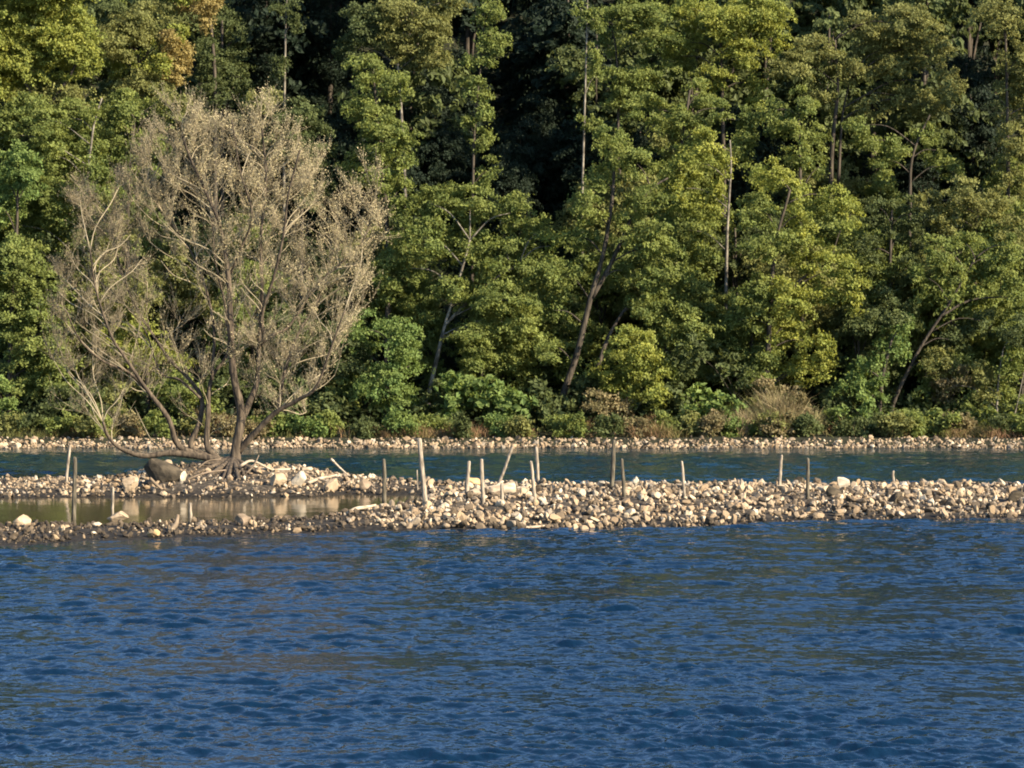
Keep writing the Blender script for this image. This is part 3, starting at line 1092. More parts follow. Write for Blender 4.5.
T('slender_tree', 'slender column-shaped tree with a bare lower stem', 144,
  [[(472, 300), (473, 185), (475, 120), (481, 60), (487, -20)]],
  [(485, 10, 13, 11), (492, 38, 13, 9), (480, 60, 13, 8), (500, 46, 7, 5), (477, 88, 13, 9), (484, 112, 10, 10), (480, 138, 10, 9), (467, 122, 6, 4), (491, 170, 11, 11), (481, 181, 8, 6)], 'mid', r0=2.0, jit=0.4, extra=1)
T('slender_tree', 'very slim tree with a broken pale stem against the dark gap', 146,
  [[(582, 300), (582, 210), (584, 130), (586, 60), (588, -20)]],
  [(594, 18, 12, 7), (593, 52, 8, 9), (595, 76, 8, 10), (590, 122, 12, 5), (580, 8, 10, 5)], 'mid', bark=M_PALEBARK, r0=1.8, jit=0.4)
T('leafy_tree', 'tall green tree at the top, right of the very slim stem', 151,
  [[(618, 200), (618, 90), (616, 50), (612, 30)]],
  [(630, 13, 26, 12), (652, 38, 20, 10), (612, 42, 12, 10), (640, 74, 18, 12), (676, 62, 15, 10), (616, 76, 12, 10), (626, 98, 18, 10)], 'mid', r0=1.8)
T('broad_tree', 'broad yellow-green crown at the top edge above the white stem', 151,
  [[(724, 190), (722, 90), (720, 30)], [(722, 90), (750, 40)]],
  [(690, 8, 22, 12), (722, 22, 25, 15), (756, 12, 26, 15), (690, 42, 18, 11), (742, 52, 18, 11), (755, 85, 9, 18), (680, 56, 13, 10), (710, 76, 15, 11), (772, 40, 13, 15)], 'yel')
T('leafy_tree', 'grey-green tree in the middle below the broad top crown', 146,
  [[(678, 250), (680, 160), (690, 90)]],
  [(650, 110, 18, 12), (680, 122, 22, 11), (700, 92, 14, 11), (716, 108, 13, 9), (668, 144, 13, 8, 'olv'), (745, 120, 13, 12), (746, 150, 13, 14)], 'mid')
T('broad_tree', 'round-domed green tree with a short pale leaning trunk', 138,
  [[(428, 400), (433, 375), (440, 345), (445, 325), (456, 290), (470, 240)], [(445, 325), (480, 290), (520, 262)]],
  [(430, 203, 23, 13), (470, 203, 26, 14), (510, 213, 20, 14), (535, 234, 16, 13), (550, 246, 8, 9, 'yel'), (424, 238, 22, 16), (465, 243, 28, 17), (506, 252, 22, 14),
   (412, 268, 13, 12), (530, 270, 16, 9), (452, 288, 18, 9), (502, 298, 25, 12), (536, 308, 14, 11), (520, 325, 18, 10), (478, 330, 20, 8)], 'mid', bark=M_PALEBARK, r0=3.0)
T('leaning_tree', 'green tree with a tall dark trunk leaning right', 137.5,
  [[(562, 400), (578, 350), (590, 300), (603, 255), (612, 200), (614, 165)], [(592, 298), (612, 262), (628, 225), (640, 203), (655, 186), (668, 178)], [(597, 370), (608, 338), (626, 308), (640, 298)]],
  [(606, 140, 14, 11), (622, 150, 14, 12), (637, 164, 18, 11), (652, 195, 17, 10), (598, 178, 15, 12), (588, 207, 17, 12), (634, 212, 17, 12), (578, 236, 17, 10),
   (645, 238, 20, 12), (662, 252, 17, 12), (682, 275, 14, 11), (652, 280, 20, 10), (622, 270, 14, 9), (565, 275, 15, 12), (553, 310, 14, 11), (645, 305, 17, 9), (548, 345, 18, 9)], 'mid', r0=4.0)
T('shrub', 'rounded yellow-green shrub below the leaning dark trunk', 135.4,
  [[(625, 428), (628, 380)]], [(627, 343, 22, 14), (642, 364, 22, 16), (612, 370, 20, 15), (656, 390, 11, 13), (622, 392, 18, 12), (592, 388, 14, 11, 'drk')], 'yel', cat='shrub', r0=1.5)
T('shrub', 'brown drying shrub in front of the rounded yellow-green one', 134.3,
  [[(606, 430), (606, 410)]], [(604, 408, 16, 14, 'dry'), (620, 416, 12, 9, 'dry')], 'dry', cat='shrub', r0=1.0)
T('slender_tree', 'yellowish crown above a bare white stem', 141,
  [[(726, 300), (727, 238), (729, 200), (731, 165), (730, 140)]],
  [(690, 163, 20, 14), (706, 144, 14, 11), (726, 162, 9, 14), (714, 194, 11, 11), (698, 206, 20, 10), (680, 188, 13, 9), (688, 230, 18, 10, 'mid')], 'yel', bark=M_PALEBARK, r0=2.0, jit=0.5)
T('broad_tree', 'big bright yellow-green tree, the most sunlit on the bank', 137.2,
  [[(764, 425), (768, 350), (775, 250), (790, 190)], [(770, 320), (800, 280), (830, 262)]],
  [(770, 173, 18, 12), (790, 190, 14, 14), (800, 215, 14, 20), (835, 199, 18, 11), (851, 214, 12, 11), (758, 208, 20, 14, 'mid'), (768, 242, 22, 14, 'mid'), (806, 254, 20, 14),
   (831, 260, 16, 12), (848, 277, 14, 14), (851, 300, 8, 9), (815, 290, 16, 11), (790, 298, 22, 14), (758, 290, 22, 14, 'mid'), (738, 320, 20, 14, 'mid'), (782, 328, 25, 15),
   (816, 344, 14, 12), (802, 370, 18, 12), (760, 362, 22, 14, 'mid'), (826, 370, 8, 9)], 'yel', r0=3.5)
T('tall_tree', 'tall olive tree with twin dark trunks at upper right', 149.5,
  [[(830, 230), (832, 150), (836, 110), (838, 85), (835, 40)], [(838, 190), (842, 120), (850, 80)]],
  [(790, 65, 20, 10), (815, 50, 20, 12), (850, 70, 20, 10), (880, 50, 23, 13), (900, 24, 26, 16), (930, 50, 18, 15), (946, 85, 13, 17), (926, 105, 20, 12), (896, 95, 18, 10),
   (870, 110, 15, 10), (860, 24, 20, 10), (818, 95, 15, 9), (890, 68, 15, 9)], 'olv', r0=3.0)
T('leaning_tree', 'tree with a curved dark trunk under the twin-trunked tree', 146.5,
  [[(909, 260), (910, 205), (911, 165), (918, 140), (930, 115)]],
  [(928, 134, 12, 8), (936, 150, 12, 13), (946, 166, 12, 8), (898, 147, 12, 9), (884, 160, 14, 11), (868, 140, 14, 7), (860, 125, 12, 6)], 'mid', r0=2.4)
T('leafy_tree', 'lit green tree left of the twin dark trunks', 145,
  [[(800, 280), (800, 170), (798, 100)]],
  [(802, 100, 14, 11), (790, 125, 16, 11), (814, 136, 12, 11), (800, 152, 16, 11), (820, 166, 10, 9), (775, 110, 12, 11)], 'mid')
T('tall_tree', 'pale green tree along the upper right edge past the dark gap', 146,
  [[(1008, 280), (1008, 150), (1005, 10)]],
  [(1000, 18, 20, 15), (1016, 60, 15, 17), (1001, 100, 13, 15), (1012, 140, 15, 15), (1016, 180, 13, 15), (985, 6, 13, 10), (1035, 110, 20, 55)], 'olv')
T('leafy_tree', 'dull green crown at the right below the dark gap', 142,
  [[(975, 330), (975, 260), (978, 200)]], [(960, 194, 18, 14), (990, 210, 20, 15), (1012, 234, 18, 14), (948, 220, 15, 10), (930, 202, 12, 9)], 'olv')
T('leaning_tree', 'right-hand tree with a long thin trunk leaning right, forked', 137,
  [[(893, 405), (910, 367), (925, 340), (945, 310), (960, 285), (975, 258)], [(940, 317), (968, 301), (1000, 297), (1016, 300)]],
  [(966, 244, 15, 10), (986, 260, 15, 12), (958, 276, 10, 9), (1002, 270, 17, 12), (1012, 246, 12, 9), (1018, 290, 12, 9), (928, 278, 13, 12), (940, 250, 15, 10),
   (952, 340, 16, 10, 'drk'), (938, 362, 14, 12, 'olv'), (988, 322, 17, 10, 'drk')], 'mid', r0=2.4)
T('leafy_tree', 'dark green tree behind the bright yellow-green one, right side', 141.5,
  [[(890, 340), (890, 270), (892, 210)]], [(880, 208, 15, 12), (896, 238, 17, 14), (870, 250, 13, 12), (886, 280, 15, 12), (911, 214, 13, 11), (907, 268, 13, 11)], 'drk')
T('young_tree', 'fern-like fresh green young tree beside the leaning forked trunk', 136.3,
  [[(878, 425), (882, 380), (892, 340)]], [(890, 344, 15, 14), (905, 324, 12, 9), (880, 370, 12, 11), (860, 370, 17, 7), (855, 385, 18, 8), (875, 398, 10, 8)], 'lfy')
T('leafy_tree', 'brown-green low tree with pale stems at the right end', 136,
  [[(996, 425), (998, 385), (1003, 350)], [(1012, 425), (1017, 405), (1024, 372)]],
  [(950, 385, 18, 15, 'dry'), (984, 386, 16, 15, 'olv'), (1012, 360, 14, 15, 'mid'), (966, 410, 16, 10, 'drk'), (1018, 330, 14, 12, 'drk')], 'olv', bark=M_PALEBARK, r0=1.6)
# bank shrubs
for i_ in range(40):
    px_ = 6 + i_ * 26 + rng.uniform(-12, 12)
    pal_ = ('lfy', 'mid', 'olv', 'drk', 'dry', 'mid')[int(rng.integers(0, 6))]
    D_ = 131.6 + rng.uniform(0, 1.6)
    T('low_shrub', 'low scrubby bush edging the stones of the far bank', D_, [[(px_, 431), (px_ + 1, 424)]],
      [(px_ + rng.uniform(-9, 9), 428 - rng.uniform(-2, 7), rng.uniform(6, 13), rng.uniform(4, 9)) for _ in range(3)],
      pal_, cat='shrub', r0=0.7, part='foliage', flat=0.5, group='low scrub along the far bank', jit=0.4)
T('shrub', 'dry beige leafy shrub rising out of the tall tan reeds', 134.6, [[(775, 430), (776, 405)]],
  [(764, 398, 15, 16, 'dry'), (785, 404, 14, 14, 'dry'), (750, 412, 13, 11, 'olv'), (803, 412, 12, 11, 'dry'), (775, 418, 18, 10, 'dry')], 'dry', cat='shrub', r0=1.0, part='foliage')
SH = [
    ('broad-leaved green shrub in front of the short pale leaning trunk', 134.8, (490, 428), [(460, 392, 20, 15), (490, 395, 22, 17), (515, 406, 17, 12), (450, 414, 15, 9)], 'lfy', 0.34),
    ('dark leafy shrub left of the foot of the leaning dark trunk', 135.2, (540, 428), [(538, 398, 17, 14), (560, 408, 15, 10), (535, 415, 14, 8)], 'drk', 0.3),
    ('broad-leaved shrub between the rounded shrub and the tan reeds', 134.8, (705, 428), [(700, 398, 16, 13), (726, 408, 14, 10), (690, 413, 13, 8), (680, 395, 10, 10, 'drk')], 'lfy', 0.34),
    ('fresh green shrub right of the tan reeds at the waterside', 134.4, (850, 432), [(842, 418, 14, 9), (866, 412, 12, 13), (884, 420, 14, 8)], 'lfy', 0.24),
    ('grey-green shrub at the foot of the leaning forked trunk', 134.6, (915, 432), [(912, 417, 15, 9), (935, 420, 14, 8)], 'mid', 0.24),
    ('dark green shrub low on the bank near the right end', 134.6, (975, 432), [(965, 424, 16, 7), (990, 420, 15, 8), (1015, 424, 12, 7)], 'mid', 0.24),
    ('dark shrub on the bank just right of the willow foot', 135, (310, 428), [(300, 400, 20, 16), (328, 408, 17, 12), (280, 410, 14, 10)], 'drk', 0.26),
    ('shaded shrub between the bright low tree and the broad-leaved shrub', 135.2, (430, 428), [(428, 408, 12, 12), (440, 395, 12, 12)], 'drk', 0.24),
    ('shaded shrub under the bright yellow-green tree, left of the reeds', 136, (740, 425), [(735, 372, 14, 14), (715, 362, 12, 16), (690, 352, 14, 16)], 'drk', 0.24),
    ('shaded shrub under the bright yellow-green tree, right of the reeds', 136, (840, 425), [(838, 396, 10, 12), (826, 400, 8, 10)], 'drk', 0.24),
]
for lab, D, ft, bl, pal, ls in SH:
    T('shrub', lab, D, [[ft, (ft[0] + 1, ft[1] - 15)]], bl, pal, cat='shrub', r0=1.0, lsize=ls, part='foliage', flat=0.55)

# deep hillside trees: dim trees filling the wood behind the lit ones
FILL_ME = []
for k in range(9):
    bl = []
    for j in range(9):
        a = rng.uniform(0, 6.28)
        rr_ = rng.uniform(0, 42)
        bl.append((512 + rr_ * math.cos(a), HOR - rng.uniform(20, 220), rng.uniform(26, 42), rng.uniform(18, 30)))
    V, Fq, Cc = spray_cloud(bl, 150, 'drk' if k < 6 else 'cnf_shade', dens=0.42, lsize=0.36, jit=2.0)  # last crowns nearly black: shadow of the gaps put into the leaf colour
    V = V - np.array([0, 150, CAMZ], np.float32)
    me = mesh_np('crown', V, Fq, col=Cc)
    me.materials.append(M_LEAF)
    tb = Tubes()
    tb.add(np.array([[0, 0, -1.0], [0.2, 0.1, 5], [0, 0, 11]]), [0.22, 0.15, 0.05], sides=6)
    for b in bl:
        c = at(b[0], b[1], 150) - np.array([0, 150, CAMZ])
        tb.add(np.array([[0.1, 0, c[2] * 0.5], c * 0.6 + np.array([0, 0, c[2] * 0.3]), c]), [0.09, 0.06, 0.02], sides=4)
    mt = mesh_np('trunk', np.vstack(tb.V), [np.vstack(tb.Q), np.vstack(tb.T)], smooth=True)
    mt.materials.append(M_BARK)
    FILL_ME.append((me, mt))
cnt = 0
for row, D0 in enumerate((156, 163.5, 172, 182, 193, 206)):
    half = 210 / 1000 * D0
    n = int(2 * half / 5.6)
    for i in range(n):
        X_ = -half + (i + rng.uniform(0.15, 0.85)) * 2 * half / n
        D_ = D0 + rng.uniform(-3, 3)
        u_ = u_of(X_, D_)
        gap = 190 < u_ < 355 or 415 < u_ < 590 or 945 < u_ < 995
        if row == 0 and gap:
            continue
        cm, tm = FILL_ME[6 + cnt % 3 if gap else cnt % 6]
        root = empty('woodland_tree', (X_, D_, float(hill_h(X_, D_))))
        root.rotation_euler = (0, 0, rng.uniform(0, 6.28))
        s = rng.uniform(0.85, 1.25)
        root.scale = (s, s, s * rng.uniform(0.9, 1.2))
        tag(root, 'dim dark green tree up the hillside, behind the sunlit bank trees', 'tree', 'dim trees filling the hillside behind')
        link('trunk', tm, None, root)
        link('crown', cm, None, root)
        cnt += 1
# younger trees between the bank trees and the slope
MIDS = [
    (600, 330, 143), (560, 250, 142.5), (655, 320, 142.5), (690, 290, 143.5), (700, 335, 141), (455, 150, 0), (735, 260, 144), (640, 190, 145), (700, 120, 149),
    (850, 190, 146), (820, 215, 145), (905, 190, 147.5), (935, 330, 141.5), (985, 350, 140.5), (990, 260, 144), (870, 320, 142), (770, 130, 148), (620, 120, 149),
    (15, 210, 143), (60, 250, 142), (100, 200, 143.5), (40, 300, 140.5), (190, 200, 144), (240, 190, 145), (285, 250, 142), (330, 240, 142), (350, 300, 140),
    (380, 220, 143), (430, 330, 140.5), (500, 350, 140), (540, 300, 141.5), (410, 130, 147.5), (370, 160, 146), (395, 50, 154), (640, 40, 156), (690, 80, 152),
    (750, 60, 155), (830, 110, 152), (880, 120, 152), (1010, 120, 150), (60, 120, 149), (120, 150, 147), (820, 40, 157), (920, 60, 155), (100, 60, 154), (20, 50, 152),
    (860, 395, 138.5), (800, 300, 141), (750, 390, 138.5), (665, 390, 138.5), (480, 400, 138), (300, 390, 138.5), (100, 350, 139), (250, 330, 140), (955, 400, 138.2), (1020, 400, 138.2),
]
MID_ME = []
for k_ in range(6):
    bl = []
    for j in range(8):
        a = rng.uniform(0, 6.28)
        rr_ = rng.uniform(0, 26)
        bl.append((512 + rr_ * math.cos(a), HOR - rng.uniform(8, 105), rng.uniform(15, 27), rng.uniform(11, 18)))
    pal_ = ('mid', 'drk', 'olv', 'mid', 'mid', 'cnf_shade')[k_]  # last crown, for the far trees, has the gap shade painted into its leaves
    V, Fq, Cc = spray_cloud(fill_out(bl, extra=1), 142, pal_, dens=0.8, jit=1.2)
    V = V - np.array([0, 142, CAMZ], np.float32)
    me = mesh_np('crown', V, Fq, col=Cc)
    me.materials.append(M_LEAF)
    tb = Tubes()
    tb.add(np.array([[0, 0, -1.0], [0.1, 0.1, 2.5], [0, 0, 5]]), [0.1, 0.07, 0.03], sides=6)
    for b in bl:
        c = at(b[0], b[1], 142) - np.array([0, 142, CAMZ])
        tb.add(np.array([[0.05, 0, c[2] * 0.5], c * 0.6 + np.array([0, 0, c[2] * 0.3]), c]), [0.04, 0.03, 0.01], sides=4)
    mt = mesh_np('trunk', np.vstack(tb.V), [np.vstack(tb.Q), np.vstack(tb.T)], smooth=True)
    mt.materials.append(M_BARK)
    MID_ME.append((me, mt))
MIDS += [(435, 150, 156), (460, 110, 159), (520, 150, 157), (545, 120, 159), (560, 80, 162), (530, 60, 164), (450, 60, 163), (575, 150, 156), (345, 100, 157), (970, 130, 156), (965, 60, 162), (505, 180, 154), (420, 100, 158)]
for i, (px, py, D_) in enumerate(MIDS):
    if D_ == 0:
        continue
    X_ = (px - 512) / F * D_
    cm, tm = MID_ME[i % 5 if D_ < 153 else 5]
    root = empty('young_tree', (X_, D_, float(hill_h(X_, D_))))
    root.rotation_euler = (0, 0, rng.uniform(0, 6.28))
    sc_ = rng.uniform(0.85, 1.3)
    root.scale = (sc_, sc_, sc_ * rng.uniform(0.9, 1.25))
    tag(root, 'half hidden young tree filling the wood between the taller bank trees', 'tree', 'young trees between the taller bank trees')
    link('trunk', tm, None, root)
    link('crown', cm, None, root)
# tall trees just outside the picture on both sides continue the bank
for i, X_ in enumerate((-44, -38, -32.5, 31.5, 37, 43, 50)):
    D_ = 139 + rng.uniform(-1.5, 2)
    cm, tm = FILL_ME[i % 6]
    root = empty('woodland_tree', (X_, D_, float(hill_h(X_, D_))))
    root.rotation_euler = (0, 0, rng.uniform(0, 6.28))
    s = rng.uniform(1.0, 1.3)
    root.scale = (s, s, s)
    tag(root, 'green tree on the bank beyond the edge of the picture', 'tree', 'bank trees beyond the edges')
    link('trunk', tm, None, root)
    link('crown', cm, None, root)


# ------------------------------------------------------------------ undergrowth and dry grass along the bank
def blade_field(name, P, h, w, col, mat, lean=0.35):
    n = len(P)
    d = rng.normal(0, lean, (n, 3))
    d[:, 2] = 1
    d /= np.linalg.norm(d, axis=1)[:, None]
    side = np.cross(d, rng.normal(size=(n, 3)))
    side /= np.linalg.norm(side, axis=1)[:, None]
    V = np.empty((n, 5, 3), np.float32)
    bend = rng.normal(0, 0.2, (n, 3)) * h[:, None]
    bend[:, 2] = -np.abs(bend[:, 2]) * 0.4
    sw = side * w[:, None]
    V[:, 0] = P - sw
    V[:, 1] = P + sw
    V[:, 2] = P + d * h[:, None] * 0.55 + sw * 0.8
    V[:, 3] = P + d * h[:, None] * 0.55 - sw * 0.8
    V[:, 4] = P + d * h[:, None] + bend
    b5 = np.arange(n)[:, None] * 5
    Fq = [b5 + np.array([[0, 1, 2, 3]]), b5 + np.array([[3, 2, 4]])]
    return link(name, mesh_np(name, V.reshape(-1, 3), Fq, col=np.repeat(col, 5, 0)), mat)


n = 60000
gx = rng.uniform(-32, 32, n)
gs = 2.9 + rng.gamma(2.0, 0.9, n)
gy = SHORE + 0.35 * W_EDGE(gx, 0 * gx) + gs
patch = W_SPIT(gx * 0.35, gy * 0.2)
keep = rng.uniform(size=n) < np.clip(0.05 + 0.5 * patch, 0.02, 1)
gx, gy = gx[keep], gy[keep]
n = len(gx)
P = np.stack([gx, gy, hill_h(gx, gy) - 0.02], -1)
warm = np.clip(0.4 + 0.45 * W_SPIT(gx * 0.5 + 9, gy * 0.3) + rng.normal(0, 0.25, n), 0, 1)[:, None]
colr = (np.array([0.26, 0.155, 0.085]) * warm + np.array([0.12, 0.12, 0.04]) * (1 - warm)) * rng.uniform(0.7, 1.2, (n, 1))
o = blade_field('dry_grass', P, rng.uniform(0.2, 0.6, n) * (1 + 0.5 * np.clip(W_SPIT(gx * 0.6 + 3, gy * 0), 0, 1.6)), rng.uniform(0.006, 0.014, n), colr, M_GRASS, 0.5)
tag(o, 'dry tan and reddish grass edging the far bank above the stones', 'grass', kind='stuff')
# ferns and low leaves over the hillside floor
n = 150000
gx = rng.uniform(-42, 42, n)
gy = SHORE + 4.5 + rng.gamma(1.5, 14.0, n)
P = np.stack([gx, gy, hill_h(gx, gy) + rng.gamma(2, 0.22, n)], -1)
nn = rng.normal(0, 0.5, (n, 3)); nn[:, 2] += 1
mixv = rng.uniform(0, 1, (n, 1))
colr = np.array([0.04, 0.055, 0.02]) * mixv + np.array([0.02, 0.03, 0.013]) * (1 - mixv)
V, Fq, Cc = leaf_quads(P, nn, rng.uniform(0.2, 0.42, n), 0.6, colr)
o = link('undergrowth', mesh_np('undergrowth', V, Fq, col=Cc), M_LEAF)
tag(o, 'low leafy undergrowth covering the floor of the wooded slope', 'undergrowth', kind='stuff')

# tan reed clumps
REEDS = [
    (770, 433, 26, 52, 'tall tan reed clump under the bright yellow-green tree'),
    (801, 434, 20, 38, 'shorter tan reed clump right of the tall reeds'),
    (742, 433, 18, 28, 'low tan reed clump left of the tall reeds'),
    (655, 432, 16, 20, 'low reddish weed clump beside the brown drying shrub'),
    (578, 432, 14, 16, 'low brown weed clump left of the drying shrub'),
    (210, 434, 22, 22, 'brown weed clump seen between the willow limbs'),
    (300, 434, 14, 18, 'reddish weed clump right of the willow foot'),
]
for px, py, rx, hh, lab in REEDS:
    D = 134.0
    c = at(px, py, D)
    k = D / F
    n = int(110 * rx)
    nt_ = max(4, int(rx / 2))
    tx_, ty_, th_ = rng.normal(0, 0.5, nt_) * rx * k, rng.normal(0, 0.5, nt_), rng.uniform(0.45, 1.15, nt_)
    tj = rng.integers(0, nt_, n)
    gx = c[0] + tx_[tj] + rng.normal(0, 0.11, n)
    gy = D + ty_[tj] + rng.normal(0, 0.12, n)
    base = np.array([c[0], D, float(hill_h(c[0], D))])
    P = np.stack([gx, gy, hill_h(gx, gy)], -1) - base
    fall = np.exp(-((gx - c[0]) / (rx * k)) ** 2 * 0.9)
    m2 = np.clip(rng.uniform(-0.3, 1.2, nt_)[tj] + rng.normal(0, 0.25, n), 0, 1)[:, None]
    cc = np.array([0.34, 0.26, 0.15]) * m2 + np.array([0.2, 0.185, 0.08]) * (1 - m2)
    if 'reddish' in lab or 'brown' in lab:
        cc = np.array([0.22, 0.12, 0.07]) * m2 + np.array([0.12, 0.09, 0.04]) * (1 - m2)
    o = blade_field('reed_clump', P, hh * k * rng.uniform(0.3, 1.1, n) * (0.35 + 0.65 * fall) * th_[tj] + 0.12, rng.uniform(0.008, 0.02, n), cc, M_GRASS, 0.34)
    o.location = base
    tag(o, lab, 'reeds')

# ------------------------------------------------------------------ the willow on the bar
WD = 100.2
WBASE = at(233, 466, WD)
WBASE[2] = float(spit_h(WBASE[0], WD))
k = WD / F
willow = empty('willow_tree', WBASE)
tag(willow, 'wide bare-limbed willow with thin grey-tan foliage standing on the stony bar', 'tree')
# (pixel polyline, r0 px, r1 px, depth at the end in metres)
LIMBS = [
    ([(232, 470), (236, 448), (241, 413), (233, 372), (230.5, 320), (228, 273), (220, 226), (207, 195), (191, 160), (182, 135)], 7.4, 1.0, -0.8),
    ([(240, 425), (251, 398), (257, 380), (259, 346), (262, 288), (261, 236), (266, 180), (262, 130)], 4.6, 0.9, 0.2),
    ([(259, 346), (264, 338), (262, 314), (275, 273), (284, 231), (288, 195), (300, 150)], 3.4, 0.9, -2.4),
    ([(259, 344), (275, 334), (290, 325), (314, 288), (342, 262), (363, 241), (374, 205)], 2.4, 0.7, 0.6),
    ([(238, 452), (252, 436), (275, 413), (298, 400), (316, 387), (330, 350), (345, 310)], 5.0, 0.8, -1.8),
    ([(278, 411), (285, 370), (300, 330), (318, 300), (340, 230)], 2.6, 0.7, 2.2),
    ([(232, 466), (210, 458), (171, 453), (144, 456), (120, 448), (108, 436), (103, 422)], 6.0, 1.4, -1.0),
    ([(200, 456), (178, 445), (168, 418), (145, 387), (124, 356), (111, 335), (96, 290), (90, 250)], 4.6, 0.8, -2.2),
    ([(147, 390), (128, 372), (103, 361), (80, 340), (66, 310)], 2.2, 0.7, -3.0),
    ([(215, 458), (191, 447), (199, 424), (202, 400), (190, 380), (171, 361), (150, 330), (132, 299), (118, 260), (110, 215)], 4.4, 0.8, 1.6),
    ([(218, 459), (207, 446), (208, 418), (209, 392), (213, 375), (228, 351), (226, 310), (216, 265), (212, 220)], 4.4, 0.8, 0.6),
    ([(212, 380), (214, 330), (206, 290), (190, 250), (165, 215), (150, 185)], 2.2, 0.7, 2.0),
    ([(200, 398), (180, 380), (160, 372), (145, 330), (120, 300), (75, 260)], 1.8, 0.6, 3.0),
    ([(228, 280), (240, 250), (252, 215), (240, 170), (232, 120)], 1.8, 0.6, -2.4),
]
LP, LT, LLEV = [], [], []
for li, (pts, r0, r1, dd) in enumerate(LIMBS):
    m = len(pts)
    P = np.array([at(px, py, WD + dd * (i / (m - 1)) ** 1.2 * 1.0) for i, (px, py) in enumerate(pts)])
    t = np.linspace(0, 1, m)
    R = (0.8 * r0 * (1 - t) ** 1.5 + r1 * (1 - (1 - t) ** 1.5)) * k
    tb = Tubes()
    if li == 0:
        P[0] = WBASE - np.array([0, 0, 0.35])
        R[0] *= 1.35
    tb.add(P, R, sides=9, n=5, rough=0.07)
    if li == 0:   # spreading roots
        for (ex, ey) in ((213, 477), (205, 470), (247, 478), (226, 482), (258, 470), (190, 474), (178, 470), (199, 481), (240, 484), (265, 477), (186, 464), (218, 486)):
            g = hit(ex, ey)
            mid = (WBASE + g) / 2 + np.array([0, 0, 0.14])
            tb.add(np.array([WBASE + np.array([0, 0, .3]), mid, g - [0, 0, .05]]), np.array([4.2, 2.4, 0.9]) * k, sides=7, rough=0.1)
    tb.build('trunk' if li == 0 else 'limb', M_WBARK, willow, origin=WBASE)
    q, rq = smooth_path(P, R, 7)
    tg = np.gradient(q, axis=0)
    tg /= np.linalg.norm(tg, axis=1)[:, None]
    s = np.linspace(0, 1, len(q))
    sel = s > (0.35 if li in (0, 4, 6, 7, 9) else 0.15)
    LP.append(q[sel]); LT.append(tg[sel])
LP = np.vstack(LP); LT = np.vstack(LT)
# crown outline in the photo, filled by reaching branches
POLY = np.array([(95, 425), (58, 395), (42, 340), (45, 290), (58, 235), (80, 195), (112, 170), (135, 160), (150, 140), (165, 112), (182, 100), (205, 104),
                 (232, 102), (262, 106), (285, 118), (300, 135), (312, 165), (326, 185), (345, 178), (366, 176), (384, 190), (386, 215), (376, 245), (372, 268),
                 (352, 305), (344, 335), (330, 372), (312, 398), (285, 408), (255, 400), (225, 400), (160, 405)], float)


def inside(x, y):
    x = np.asarray(x); y = np.asarray(y)
    r = np.zeros(x.shape, bool)
    j = len(POLY) - 1
    for i in range(len(POLY)):
        xi, yi = POLY[i]; xj, yj = POLY[j]
        r ^= ((yi > y) != (yj > y)) & (x < (xj - xi) * (y - yi) / (yj - yi + 1e-9) + xi)
        j = i
    return r


def dens_at(x, y):
    d = np.ones_like(x)
    for hx, hy, hr, s in ((180, 285, 30, 0.9), (185, 330, 26, 0.8), (170, 250, 20, 0.75), (205, 400, 30, 0.85), (150, 400, 35, 0.7), (240, 395, 25, 0.6),
                          (285, 215, 12, .6), (318, 225, 16, 0.6), (135, 345, 28, 0.5), (290, 260, 14, .4), (100, 400, 30, .5), (330, 340, 25, .3)):
        d *= 1 - s * np.exp(-((x - hx) ** 2 + (y - hy) ** 2) / hr ** 2)
    d *= 0.72 + 0.38 * sstep(260, 170, y) + 0.1 * sstep(200, 280, x)
    return d


def targets(n):
    out = []
    while len(out) < n:
        x = rng.uniform(40, 390, 4000); y = rng.uniform(98, 426, 4000)
        okm = inside(x + 13 * W_EDGE(x * 0.09, y * 0.09), y + 12 * W_EDGE(y * 0.08 + 5, x * 0.08)) & (rng.uniform(size=4000) < dens_at(x, y))
        for a, b in zip(x[okm], y[okm]):
            cx = abs(a - 215) / 175
            hd = 2.6 * math.sqrt(max(0.1, 1 - 0.75 * cx * cx)) * (0.55 + 0.45 * math.sin(math.pi * min(1, max(0.1, (430 - b) / 330))))
            out.append(at(a, b, WD + rng.uniform(-0.55 * hd, hd)))
    return np.array(out[:n])


def reach(src, tgt, dirs, n_t, up=1.0, rad=(0.9, 0.3), tubes=None, sides=4, maxl=None):
    newP, newT = [], []
    for g in n_t:
        d = g - src
        L = np.linalg.norm(d, axis=1)
        fit = (d * dirs).sum(1) / (L + 1e-6)
        cost = L * (1.5 - 0.7 * fit) + up * np.clip(0.55 * L - d[:, 2], 0, None)
        j = int(np.argmin(cost))
        l = L[j]
        if maxl and l > maxl:
            g = src[j] + d[j] / l * maxl
            l = maxl
        s = src[j]
        m1 = s + dirs[j] * l * 0.06 + (g - s) * 0.28 + rng.normal(0, 0.02, 3) * l
        m2 = s + (g - s) * 0.72 + np.array([0, 0, -0.03 * l]) + rng.normal(0, 0.02, 3) * l
        P = np.array([s, m1, m2, g])
        tubes.add(P, np.array([rad[0], rad[0] * 0.75, (rad[0] + rad[1]) / 2, rad[1]]) * k, sides=sides, n=3)
        q, _ = smooth_path(P, np.ones(4), 4)
        tg = np.gradient(q, axis=0)
        tg /= np.linalg.norm(tg, axis=1)[:, None] + 1e-9
        newP.append(q[3:]); newT.append(tg[3:])
    return np.vstack(newP), np.vstack(newT)


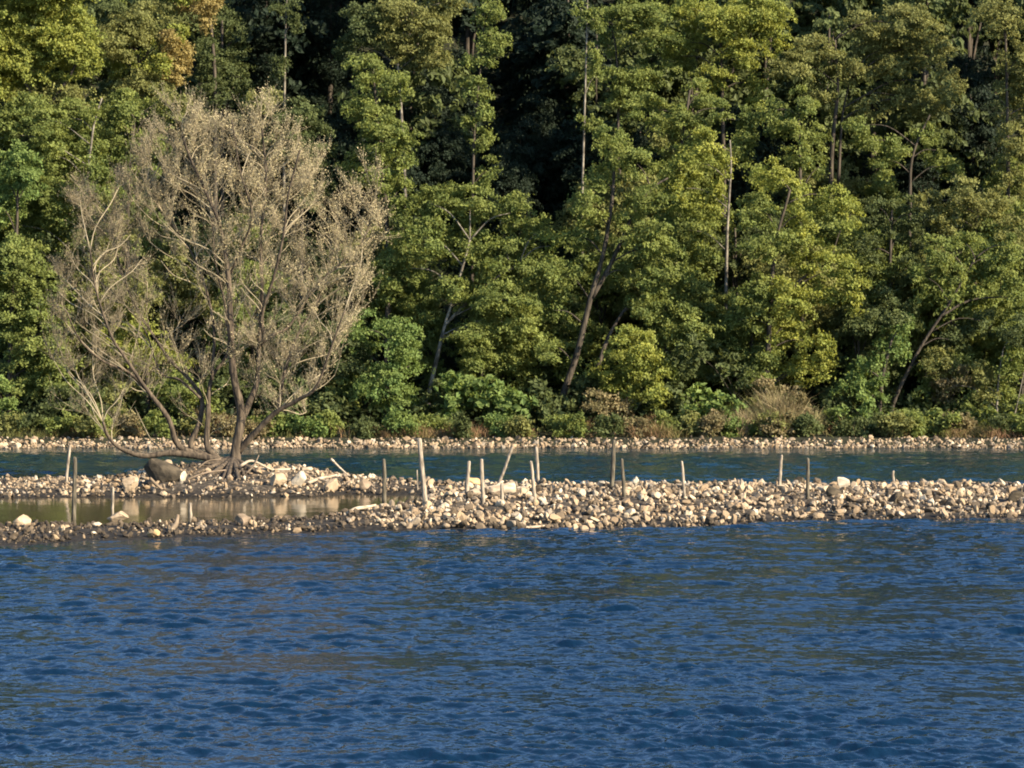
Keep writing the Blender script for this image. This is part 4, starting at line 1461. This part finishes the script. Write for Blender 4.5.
tw = Tubes()
P2, T2 = reach(LP, None, LT, targets(240), up=2.2, rad=(0.6, 0.3), tubes=tw, sides=5, maxl=3.2)
P2a, T2a = np.vstack([LP, P2]), np.vstack([LT, T2])
P3, T3 = reach(P2a, None, T2a, targets(950), up=1.8, rad=(0.34, 0.16), tubes=tw, sides=3, maxl=1.5)
# fine end twigs
n = 10500
j = rng.integers(0, len(P3), n)
dirn = T3[j] * 0.8 + rng.normal(0, 0.36, (n, 3)) + np.array([0.0, 0, 0.75])
dirn /= np.linalg.norm(dirn, axis=1)[:, None]
ln = rng.uniform(0.25, 0.8, n)
for a, d, l in zip(P3[j], dirn, ln):
    tw.add(np.array([a, a + d * l]), np.array([0.16, 0.08]) * k, sides=3, n=1)
tw.build('twigs', M_TWIG, willow, origin=WBASE)
# narrow grey leaves along the twigs
per = rng.integers(5, 12, n)
idx = np.repeat(np.arange(n), per)
pj = P3[j]
far = np.hypot(512 + F * pj[:, 0] / pj[:, 1] - 218, 322 + F * (5.6 - pj[:, 2]) / pj[:, 1] - 395)
keepj = rng.uniform(size=n) < 0.3 + 0.7 * sstep(80, 230, far)
idx = idx[keepj[idx]]
m = len(idx)
C = P3[j][idx] + dirn[idx] * (ln[idx] * rng.uniform(0.1, 1.1, m))[:, None] + rng.normal(0, 0.06, (m, 3))
pu = 512 + F * C[:, 0] / C[:, 1]
mixv = np.clip(rng.normal(0.5, 0.3, m), 0, 1)[:, None]
mixv = np.clip(0.6 * rng.uniform(0, 1, n)[idx][:, None] + 0.5 * mixv - 0.05, 0, 1)
colr = np.array([0.46, 0.375, 0.22]) * mixv + np.array([0.27, 0.24, 0.125]) * (1 - mixv)
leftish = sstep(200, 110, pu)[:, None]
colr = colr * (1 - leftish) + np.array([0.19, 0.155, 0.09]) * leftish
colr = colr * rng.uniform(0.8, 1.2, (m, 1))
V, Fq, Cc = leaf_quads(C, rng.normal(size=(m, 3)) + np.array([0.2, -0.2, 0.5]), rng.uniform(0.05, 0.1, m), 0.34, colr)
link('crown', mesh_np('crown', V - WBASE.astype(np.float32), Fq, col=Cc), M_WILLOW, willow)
